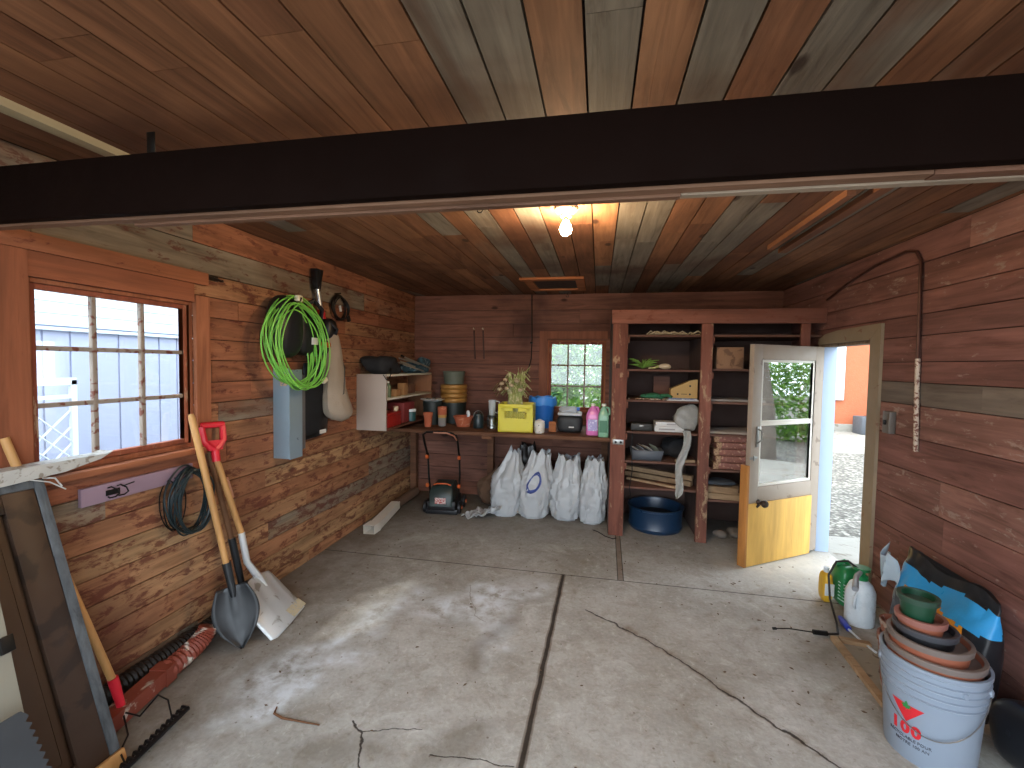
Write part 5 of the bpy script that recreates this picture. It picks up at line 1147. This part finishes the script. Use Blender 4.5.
b.grid(rows); b.build('hanging_strip', MATS['clear_film'], pf, world=True, solid=.0015)
ty = T('grey_tray', 'grey plastic tray full of papers and leaflets on the fifth shelf', 'tray', (.45, 4.28, ZL[4]+E_))
M_TRAY = mat('grey_tray_plastic', '#5c6168', .5)
b = B(); b.grid([[(x*k, y*k2, z) for x, y in ((-.14, -.09), (.14, -.09), (.14, .09), (-.14, .09))] for k, k2, z in ((.88, .85, 0), (1.03, 1.03, .095))], cu=True); b.box((0, 0, .004), (.24, .15, .006)); b.build('tray', M_TRAY, ty, solid=.004)
for i, (x, r_, c_) in enumerate(((-.08, .9, '#c5c3bd'), (-.03, 1.05, '#9aa0a6'), (.03, 1.0, '#d4d2cc'), (.085, 1.15, '#8a8f7c'), (.0, .8, '#b9a98a'))):
    o = T('leaflet', ('grey-white leaflet at the left in the grey tray', 'blue-grey leaflet in the middle of the grey tray', 'white leaflet in the middle of the grey tray', 'olive leaflet at the right end of the grey tray', 'tan leaflet at the back of the grey tray')[i], 'leaflet', (.45+x, 4.28+(.04 if i == 4 else 0), ZL[4]+.052+.004*i), group='leaflets in the grey tray')
    b = B(); b.box((0, 0, .03), (.12, .10, .003), rot=(.1*i-.2, r_-.35, .2*i)); b.build('sheets', mat('leaf_'+c_.strip('#'), c_, .7), o)
blk = T('dark_sack', 'dark crumpled bag behind the hanging plastic strip on the fifth shelf', 'bag', (.74, 4.42, ZL[4]+E_))
b = B(); blob(b, ell((.72, 4.45, ZL[4]+.082), (.11, .12, .08), .85, .5, 10, 9)); b.build('bag', mat('black_fabric', '#17181b', .85), blk, world=True)
M_PLK = wood('stored_plank_wood', ['#94795c', '#a58a6b'], 0, gcut=2, var=.3, knots=False)
def plank(x0, y0, z0, x1, y1, z1, w, h, lab):
    o = T('loose_plank', lab, 'plank', (x0, y0, z0), group='loose planks on the lower shelves')
    b = B(); b.bar((x0, y0, z0), (x1, y1, z1), w, h, up=(0, 0, 1)); b.build('plank', M_PLK, o, world=True)
plank(.30, 4.60, ZL[5]+.03, .865, 4.30, ZL[5]+.03, .07, .045, 'lower of two pale planks lying slantwise on the lowest left shelf')
plank(.30, 4.56, ZL[5]+.095, .865, 4.27, ZL[5]+.088, .06, .04, 'upper of two pale planks lying slantwise on the lowest left shelf')
plank(.30, 4.44, ZL[5]+.012, .72, 4.19, ZL[5]+.012, .04, .02, 'thin dark slat in front of the slanting planks on the lowest left shelf')
plank(.93+.02, 4.24, ZRr[5]+.028, 1.30, 4.20, ZRr[5]+.028, .09, .05, 'lower plank stub on the lowest right shelf, beside the middle post')
plank(.95, 4.30, ZRr[5]+.082, 1.24, 4.22, ZRr[5]+.082, .12, .055, 'upper plank stub on the lowest right shelf, beside the middle post')
dx = T('plank_wrap', 'dark cloth lying on top of the plank stubs on the lowest right shelf', 'cloth', (1.1, 4.4, ZRr[5]+.11)); b = B(); blob(b, ell((1.10, 4.30, ZRr[5]+.135), (.12, .10, .022), .8, .4, 12, 7)); b.build('cloth', mat('dark_slate_cloth', '#3c4148', .9), dx, world=True)
sl = T('folded_ruler', 'pale slat lying flat on the fifth shelf under the hanging strip', 'slat', (.77, 4.2, ZL[4]+E_)); b = B(); b.bar((.70, 4.20, ZL[4]+.012), (.866, 4.24, ZL[4]+.012), .04, .022); b.build('slat', M_PLK, sl, world=True)
# blue barrel
br = T('blue_tub', 'large blue half-barrel tub on the floor inside the left bay of the cabinet', 'tub', (.57, 4.45, 0))
M_NAVY = mat('navy_plastic', '#172e47', .35, var=.1, sc=4)
b = B(); b.lathe([(0, .0), (.235, .0), (.245, .02), (.25, .035), (.243, .05), (.247, .16), (.252, .20), (.262, .205), (.262, .22), (.245, .22), (.238, .20), (.23, .03), (0, .03)], 44); b.build('tub', M_NAVY, br)
b = B(); b.lathe([(0, .1), (.232, .105), (.2, .125), (.1, .13), (0, .135)], 30); b.build('contents', mat('dark_soil', '#1c1512', .95, bump=.6), br)
cw = T('hanging_string', 'thin dark string hanging down inside the cabinet beside the left post', 'string', (.30, 4.17, .95)); b = B(); b.tube([(.315, 4.162, .94), (.31, 4.150, .8), (.32, 4.153, .6), (.30, 4.15, .45), (.315, 4.152, .33)], .004, 6); b.tube([(.315, 4.1635, .94), (.315, 4.20, .964)], .004, 6); b.build('string', M_BLK, cw, world=True)
# right bay
cardbox('cardboard_box', (1.13, 4.30, ZRr[1]+E_), (.22, .18, .19), 'brown cardboard box on the second shelf of the right bay', mat('dull_cardboard', '#8c6a50', .9, wear='#6f5340', wa=.42))
for i in range(5):
    lab = ('bottom', 'second from bottom', 'middle', 'second from top', 'topmost')[i]
    o = T('wrapped_bundle', lab+' of the five flat reddish bundles stacked on the fifth right shelf', 'bundle', (1.19+.01*(i % 2), 4.29, ZRr[4]+.0008+.0605*i), radians((-2, 2, -1, 3, -2)[i]), group='flat bundles stacked in the right bay')
    b = B(); b.box((0, 0, .029), (.34, .2, .058), bev=.012); b.build('bundle', mat('reddish_bundle', '#7a4c40', .7, wear='#a8806a', wa=.4, sc=18), o)
    b = B(); b.box((-.145, 0, .0295), (.045, .203, .0592), bev=.004); b.build('frayed_end', mat('tan_frayed_end', '#9a7a5c', .8, wear='#6a4a38', wa=.45, sc=30), o)
for i, (x, y, r_) in enumerate(((1.12, 4.3, .05), (1.27, 4.35, .06))):
    o = T('stone', ('rounded grey stone on the cabinet floor near the middle post', 'larger grey stone on the cabinet floor behind the door leaf')[i], 'stone', (x, y, 0)); b = B(); blob(b, ell((0, 0, r_*.65), (r_*1.2, r_, r_*.68), 1, .4, 14, i)); b.build('stone', mat('grey_stone', '#6c645c', .9), o)
# grey dust sheet items on right shelves
for i, z in ((2, ZRr[2]), (3, ZRr[3])):
    o = T('flat_panel', ('grey panel lying flat on the third right shelf', 'pale panel lying flat on the fourth right shelf')[i-2], 'panel', (1.2, 4.4, z+E_)); b = B(); b.box((0, 0, .010), (.46, .38, .018), bev=.002); b.build('panel', mat('grey_panel'+str(i), '#8a8078' if i == 2 else '#97897c', .8), o)
# ------------------------------------------------------------------ right corner: pail, pots, sacks, sprayers
PX, PY = 1.36, 2.055
M_PAIL = mat('white_pail_plastic', '#838e9c', .35, var=.04, sc=3); M_RED = mat('logo_red', '#c4202a', .45, var=.03); M_LG = mat('logo_green', '#1f7a3c', .45, var=.03); M_INK = mat('ink_dark', '#3c3f4a', .5, var=.03)
pa_ = T('plastic_pail', 'white plastic pail printed with a red triangle logo, nearest object at the lower right', 'pail', (PX, PY, 0))
def prad(z): return .140+.024*z/.40
b = B(); pr = [(0, 0), (.138, 0), (.140, .004), (prad(.27), .27)]
for k in range(4):
    z = .275+.028*k; pr += [(prad(z)+.006, z+.001), (prad(z)+.006, z+.004), (prad(z)+.0005, z+.006), (prad(z)+.0005, z+.024)]
pr += [(.170, .389), (.170, .404), (.160, .404), (.155, .38), (.135, .01), (0, .01)]
b.lathe(pr, 56); b.build('pail', M_PAIL, pa_)
TH0 = atan2(CAM.y-PY, CAM.x-PX)      # direction from the pail to where the photographer stood
def wrap(th, z, off=.0008): r_ = prad(z)+off; return Vector((r_*cos(th), r_*sin(th), z))
LTH = TH0-.40; 
def bendf(x0, z0): return lambda co: wrap(LTH+(co.x+x0)/.15, z0+co.y, .0008+co.z)
b = B()
def decal(poly, m, name, off=.0008):
    # poly fan subdivided and wrapped on the pail
    b = B(); cx = sum(p[0] for p in poly)/len(poly); cz = sum(p[1] for p in poly)/len(poly); rows = []
    N_ = 6; pts = []
    for i in range(len(poly)):
        a, c_ = poly[i], poly[(i+1) % len(poly)]
        for k in range(N_): pts.append((a[0]+(c_[0]-a[0])*k/N_, a[1]+(c_[1]-a[1])*k/N_))
    for k in range(1, 7): f = k/6; rows.append([wrap(LTH+(cx+(x-cx)*f)/.15, cz+(z-cz)*f, off) for x, z in pts])
    rows.insert(0, [wrap(LTH+(cx+(x-cx)*.02)/.15, cz+(z-cz)*.02, off) for x, z in pts])
    b.grid(rows, cu=True); return b.build(name, m, pa_)
decal([(-.062, .232), (.046, .232), (-.008, .160)], M_RED, 'red_triangle')
lf = [(0, .0), (.004, .004), (.012, .003), (.010, .008), (.018, .013), (.012, .015), (.013, .021), (.006, .018), (.004, .027), (0, .033)]
lf = lf+[(-x, z) for x, z in lf[::-1][1:-1]]
decal([(-.008+x, .212+z) for x, z in lf], M_LG, 'green_leaf', .0016)
b = B(); text_bm(b, '100', .062, None, bend=bendf(-.012, .131), space=1.15, bold=.0028); b.build('number_print', M_RED, pa_)
b = B(); text_bm(b, 'RECYCLABLE POUR', .0165, None, bend=bendf(.0, .094)); text_bm(b, 'NOTRE 100 AN', .0165, None, bend=bendf(.01, .074)); b.build('text_print', M_INK, pa_)
b = B(); hp = [];
for i in range(25):
    a = TH0-1.45+2.9*i/24; sag = .20*cos((i/24-.5)*pi); hp.append(Vector(((prad(.3)+.008)*cos(a), (prad(.3)+.008)*sin(a), .335-sag*.95)))
b.tube(hp, .0022, 6); b.build('wire_handle', M_STEEL, pa_)
for s_ in (-1, 1):
    a = TH0+s_*1.45; b = B(); b.lathe([(0, 0), (.016, 0), (.016, .008), (.008, .012), (0, .012)], 14, Matrix.Translation((prad(.33)*cos(a), prad(.33)*sin(a), .335)) @ Matrix.Rotation(a, 4, 'Z') @ Matrix.Rotation(pi/2, 4, 'Y')); b.build('handle_boss', M_PAIL, pa_)
a = TH0+.62; b = B(); b.lathe([(0, 0), (.012, 0), (.009, .006), (0, .007)], 12, Matrix.Translation((prad(.33)*cos(a), prad(.33)*sin(a), .345)) @ Matrix.Rotation(a, 4, 'Z') @ Matrix.Rotation(pi/2, 4, 'Y')); b.build('handle_boss', M_PAIL, pa_)
M_TAUPE = mat('taupe_rim_plastic', '#6d625c', .5, var=.1); M_TC2 = mat('terracotta_plastic', '#95563f', .5, var=.08)
def nest(name, dx, dy, r0, r1, z0, z1, m, mr, label, tilt=(0, 0)):
    t_ = T(name, label, 'flower pot', (PX+dx, PY+dy, z0), rot=(tilt[0], tilt[1], 0)); h_ = z1-z0
    b = B(); b.lathe([(0, 0), (r0, 0), (r1-.004, h_*.9), (r1-.004, h_), (r1-.010, h_), (r0-.005, .005), (0, .005)], 40); b.build('pot', m, t_)
    b = B(); b.lathe([(r1-.003, h_-.022), (r1+.004, h_-.022), (r1+.006, h_-.001), (r1+.004, h_+.002), (r1-.008, h_+.002), (r1-.0095, h_-.010), (r1-.003, h_-.0225)], 40); b.build('rim', mr, t_); return t_
nest('nested_pot', 0, 0, .115, .150, .08, .432, M_TC2, M_TAUPE, 'widest terracotta pot with taupe rim nested in the white pail')
nest('nested_pot', -.012, .01, .09, .128, .20, .475, M_TC2, M_TAUPE, 'middle terracotta pot with taupe rim nested above the widest one')
nest('nested_pot', -.022, .02, .065, .098, .28, .510, mat('black_pot', '#1c1d20', .4), mat('charcoal_rim', '#3c3d42', .4), 'black plastic pot with ridged rim nested above the terracotta pots')
nest('nested_pot', -.034, .028, .05, .078, .36, .545, M_TC2, mat('dusty_pink_rim', '#8a5a50', .5), 'small pinkish terracotta pot just under the green one')
nest('nested_pot', -.042, .035, .042, .064, .462, .625, mat('bottle_green_plastic', '#17402c', .35, var=.1), mat('dark_green_rim', '#2c4438', .35), 'small dark green pot topping the nested stack')
# soil sack against the right wall
M_SKB = mat('black_sack_film', '#1c1d21', .35, var=.1); M_SKC = mat('cyan_sack_film', '#2f93cf', .35, var=.1, sc=5, bump=.2); M_SKO = mat('orange_sack_film', '#d08a22', .4, var=.12); M_CLF = mat('clear_sack_film', '#a9b7bf', .2, var=.15, alpha=.8)
sk = T('soil_sack', 'black soil sack with crumpled blue and orange top leaning on the right wall', 'sack', (1.70, 2.56, 0))
def sackf(u, v):
    # u round the sack, v up; thin pillow standing on its long edge, leaning on the wall
    a = 2*pi*u; e = .6; sg = lambda x: abs(x)**e*(1 if x >= 0 else -1)
    th = .085*(sin(pi*min(1, .12+v*.92))**.6 if v < .92 else .35)*(1 if v < .7 else 1-(v-.7)*2.2)
    y = 2.57+sg(sin(a))*.31*(1-.06*v); x = sg(cos(a))*max(.012, th)
    top = .54+.06*(y-2.53) ; z = v*(top+.05*noise.noise(Vector((y*4, 0, 7)))*(v > .6)) 
    cr_ = 1+.5*noise.noise(Vector((y*9, z*9, cos(a)*2)))
    return Vector((1.70+.055*v+x*(.8+.2*cr_)-.015*abs(noise.noise(Vector((y*14, z*12, 1))))*(v > .45), y, z))
b = B(); rows = [[sackf(i/72, j/40) for i in range(72)] for j in range(41)]; V = b.grid(rows, cu=True); b.col([b.bm.faces.new(V[0]), b.bm.faces.new(V[-1])])
for f in b.bm.faces:
    c_ = f.calc_center_median(); n1 = noise.noise(Vector((c_.y*7, c_.z*5, 3)))*.035; zz = c_.z+n1
    if f.normal.length < 0: pass
    front = c_.x < 1.72+.055*c_.z/.5
    if front and .375+.05*abs(n1)*8 < zz < .475: f.material_index = 1
    elif front and .25 < zz <= .405 and 2.36 < c_.y+n1*.6 < 2.66: f.material_index = 2
    elif front and .34 < zz <= .40 and c_.y > 2.40: f.material_index = 1 if c_.y > 2.74 else 2
sko = b.build('sack', [M_SKB, M_SKC, M_SKO], sk, world=True)
b = B(); rows = []
for j in range(16):
    v = j/15; rows.append([(1.655+.10*v*0+.02*sin(i*.9+v*3)-.03*sin(pi*i/12), 2.80+.10*i/12, .34+.20*v+.03*sin(i*.6)-.05*(1-i/12)*v) for i in range(13)])
b.grid(rows); b.build('torn_flap', M_CLF, sk, world=True, solid=.002)
b = B(); b.box((1.61, 2.42, .37), (.012, .05, .03), rot=(.3, 0, 0), bev=.01); b.build('dark_print', M_SKB, sk, world=True)
b = B(); text_bm(b, 'MULTI-USAGE', .032, Matrix(((0, 0, -1, 1.607), (0, -1, 0, 2.31), (1, 0, 0, .22), (0, 0, 0, 1)))); b.build('lettering', M_LAB, sk, world=True)
sk2 = T('dark_sack', 'black sack slumped between the soil sack and the pail at the right edge', 'sack', (1.72, 1.95, 0))
b = B(); f_ = ell((1.69, 1.98, .135), (.12, .14, .134), .7, .25, 6, 3); blob(b, f_, 36, 24); b.build('sack', M_SKB, sk2, world=True)
b = B(); rows = [[(1.60+.10*i/10, 1.80+.14*j/10-.02*sin(i), .262+.015*sin(i*.9+j*.6)-.004*j) for i in range(11)] for j in range(11)]
# sprayers
gb = T('garden_sprayer', 'white pump sprayer bottle with green tank behind it by the right wall', 'sprayer', (1.60, 3.05, 0))
M_GRNB = mat('bright_green_plastic', '#1f7a45', .35, var=.08); M_WHB = mat('milky_white_plastic', '#c9d2d8', .3, var=.04); M_YELB = mat('yellow_label', '#cfa52a', .5)
b = B(); b.lathe([(0, 0), (.075, 0), (.08, .02), (.08, .20), (.06, .25), (.03, .275), (0, .275)], 26, Matrix.Translation((1.60, 3.02, 0)), sy=.8); b.build('tank', M_WHB, gb, world=True)
b = B(); b.lathe([(0, .276), (.035, .276), (.035, .30), (.02, .31), (.02, .33), (.045, .335), (.045, .35), (0, .35)], 18, Matrix.Translation((1.60, 3.02, 0))); b.build('pump_cap', M_GRNB, gb, world=True)
b = B(); b.tube([(1.56, 2.985, .10), (1.535, 2.96, .14), (1.54, 2.96, .19), (1.57, 2.985, .22)], .009, 8); b.build('handle', M_WHB, gb, world=True)
b = B(); b.tube([(1.58, 2.99, .33), (1.49, 2.86, .355), (1.43, 2.75, .33)], [.012, .013, .016], 10); b.build('trigger_arm', mat('grey_plastic', '#8b9096', .4), gb, world=True)
b = B(); b.tube([(1.58, 3.0, .34), (1.54, 3.05, .37), (1.50, 3.10, .34), (1.46, 3.10, .25), (1.44, 3.03, .13), (1.43, 2.92, .04), (1.40, 2.84, .016), (1.34, 2.82, .02)], .0065, 8); b.build('hose', M_CORDB, gb, world=True)
b = B(); b.tube([(1.335, 2.82, .022), (1.26, 2.815, .024)], .014, 10); b.build('wand_grip', M_BLK, gb, world=True)
b = B(); b.tube([(1.26, 2.815, .022), (1.13, 2.81, .03), (1.06, 2.805, .024)], .0035, 6); b.tube([(1.06, 2.805, .024), (1.04, 2.803, .023)], .008, 8); b.build('wand', M_BLK, gb, world=True)
gn = T('green_jug', 'green plastic jug with white grooves standing by the doorway casing', 'jug', (1.63, 3.26, 0))
b = B(); blob(b, ell((1.63, 3.25, .135), (.065, .085, .134), .55)); b.tube([(1.66, 3.25, .25), (1.62, 3.25, .29), (1.57, 3.25, .26)], .014, 8); b.build('body', M_GRNB, gn, world=True)
b = B()
for i in range(6): b.tube([(1.592+.0*i, 3.168, .05+.022*i), (1.566, 3.20, .062+.022*i)], .0035, 6)
b.build('grooves', M_WHB, gn, world=True)
yb = T('yellow_bottle', 'yellow and white bottle standing beside the green jug', 'bottle', (1.525, 3.27, 0))
b = B(); blob(b, ell((1.525, 3.27, .10), (.03, .05, .099), .55)); b.build('body', M_YELB, yb, world=True)
b = B(); b.bb(1.496, 1.552, 3.212, 3.2195, .06, .14, bev=.003); b.build('label', M_WHB, yb, world=True)
b = B(); b.lathe([(0, .199), (.016, .199), (.016, .23), (0, .23)], 12, Matrix.Translation((1.525, 3.27, 0))); b.build('cap', M_WHB, yb, world=True)
bt_ = T('scrub_brush', 'small brush with bright blue handle lying beside the sprayer hose', 'brush', (1.50, 2.92, 0))
b = B(); b.tube([(1.50, 3.03, .02), (1.49, 2.97, .024), (1.485, 2.90, .02)], [.012, .02, .016], 10); b.build('handle', mat('royal_blue_plastic', '#2238a8', .35), bt_, world=True)
b = B(); b.tube([(1.485, 2.90, .018), (1.50, 2.80, .012), (1.52, 2.70, .012)], .006, 8); b.build('white_rod', M_WHB, bt_, world=True)
fbd = T('floor_frame', 'pale wooden strip frame lying on the floor beside the white pail', 'frame', (1.35, 2.55, 0))
b = B(); b.bar((1.36, 2.80, .012), (1.33, 2.27, .012), .035, .022, rnd=(.9, 0, .2)); b.build('strip', M_PLK, fbd, world=True)
b = B(); b.bar((1.385, 2.79, .012), (1.53, 2.77, .012), .035, .022, rnd=(.3, 0, .2)); b.build('strip', M_PLK, fbd, world=True)
b = B(); b.bb(1.36, 1.56, 2.30, 2.74, .001, .006); b.build('board', mat('dusty_board', '#8e887c', .9, wear='#5c5448', wa=.4), fbd, world=True)
tb_ = T('clay_pot_stack', 'small dusty clay pots standing behind the white pail', 'flower pot', (1.45, 2.42, .0065))
b = B(); b.lathe([(0, 0), (.055, 0), (.072, .22), (.078, .225), (.078, .26), (.068, .26), (.05, .02), (0, .02)], 26, Matrix.Identity(4)); b.build('pot', mat('dusty_clay', '#8c5a48', .9, wear='#a8988c', wa=.45), tb_)
b = B(); b.lathe([(0, .262), (.06, .262), (.073, .33), (.066, .33), (.05, .275), (0, .275)], 26); b.build('upper_pot', MATS['dusty_clay'], tb_)
# floor debris
tg = T('bent_twig', 'bent brown twig lying on the concrete at the lower left', 'twig', (-1.25, 1.65, 0)); b = B(); b.tube([(-1.375, 1.69, .006), (-1.36, 1.655, .006), (-1.31, 1.64, .006), (-1.22, 1.640, .006), (-1.13, 1.64, .006)], [.003, .005, .005, .004, .003], 6); b.build('twig', M_OLDH, tg, world=True)
M_DEB = mat('dry_debris', '#5a4632', .9, var=.3, sc=30)
b = B(); R_ = random.Random(21)
def flake(x, y, s): 
    a = R_.uniform(0, 6.28); pts = [(x+s*k*cos(a+t)*R_.uniform(.7, 1.2), y+s*k*sin(a+t)) for t, k in ((0, 1), (1.4, .45), (3.1, 1), (4.6, .5))]
    b.prism(pts, .003, Matrix.Translation((0, 0, .0005)))
for i in range(190):
    m_ = R_.random()
    if m_ < .3: x, y = R_.uniform(-2.1, -1.5), R_.uniform(1.8, 4.6)
    elif m_ < .62: x, y = R_.gauss(1.25, .3), R_.gauss(2.9, .45)
    elif m_ < .8: x, y = R_.gauss(.2, .5), R_.uniform(3.2, 4.1)
    else: x, y = R_.uniform(-1.5, 1.3), R_.uniform(1.6, 3.2)
    if x > 1.75 or x < -2.15: continue
    flake(x, y, R_.uniform(.003, .012))
b.build('leaf_debris', M_DEB, None, kind='stuff', label='scattered dry flakes and leaf bits on the concrete floor', cat='debris')
cx_ = T('thin_cable', 'thin black cable lying on the floor near the bags and cabinet post', 'cable', (.15, 4.1, 0)); b = B(); b.tube([(-.02, 4.20, .006), (.03, 4.16, .006), (.09, 4.07, .006), (.16, 4.02, .006), (.19, 4.05, .006)], .004, 6); b.build('cable', M_BLK, cx_, world=True)
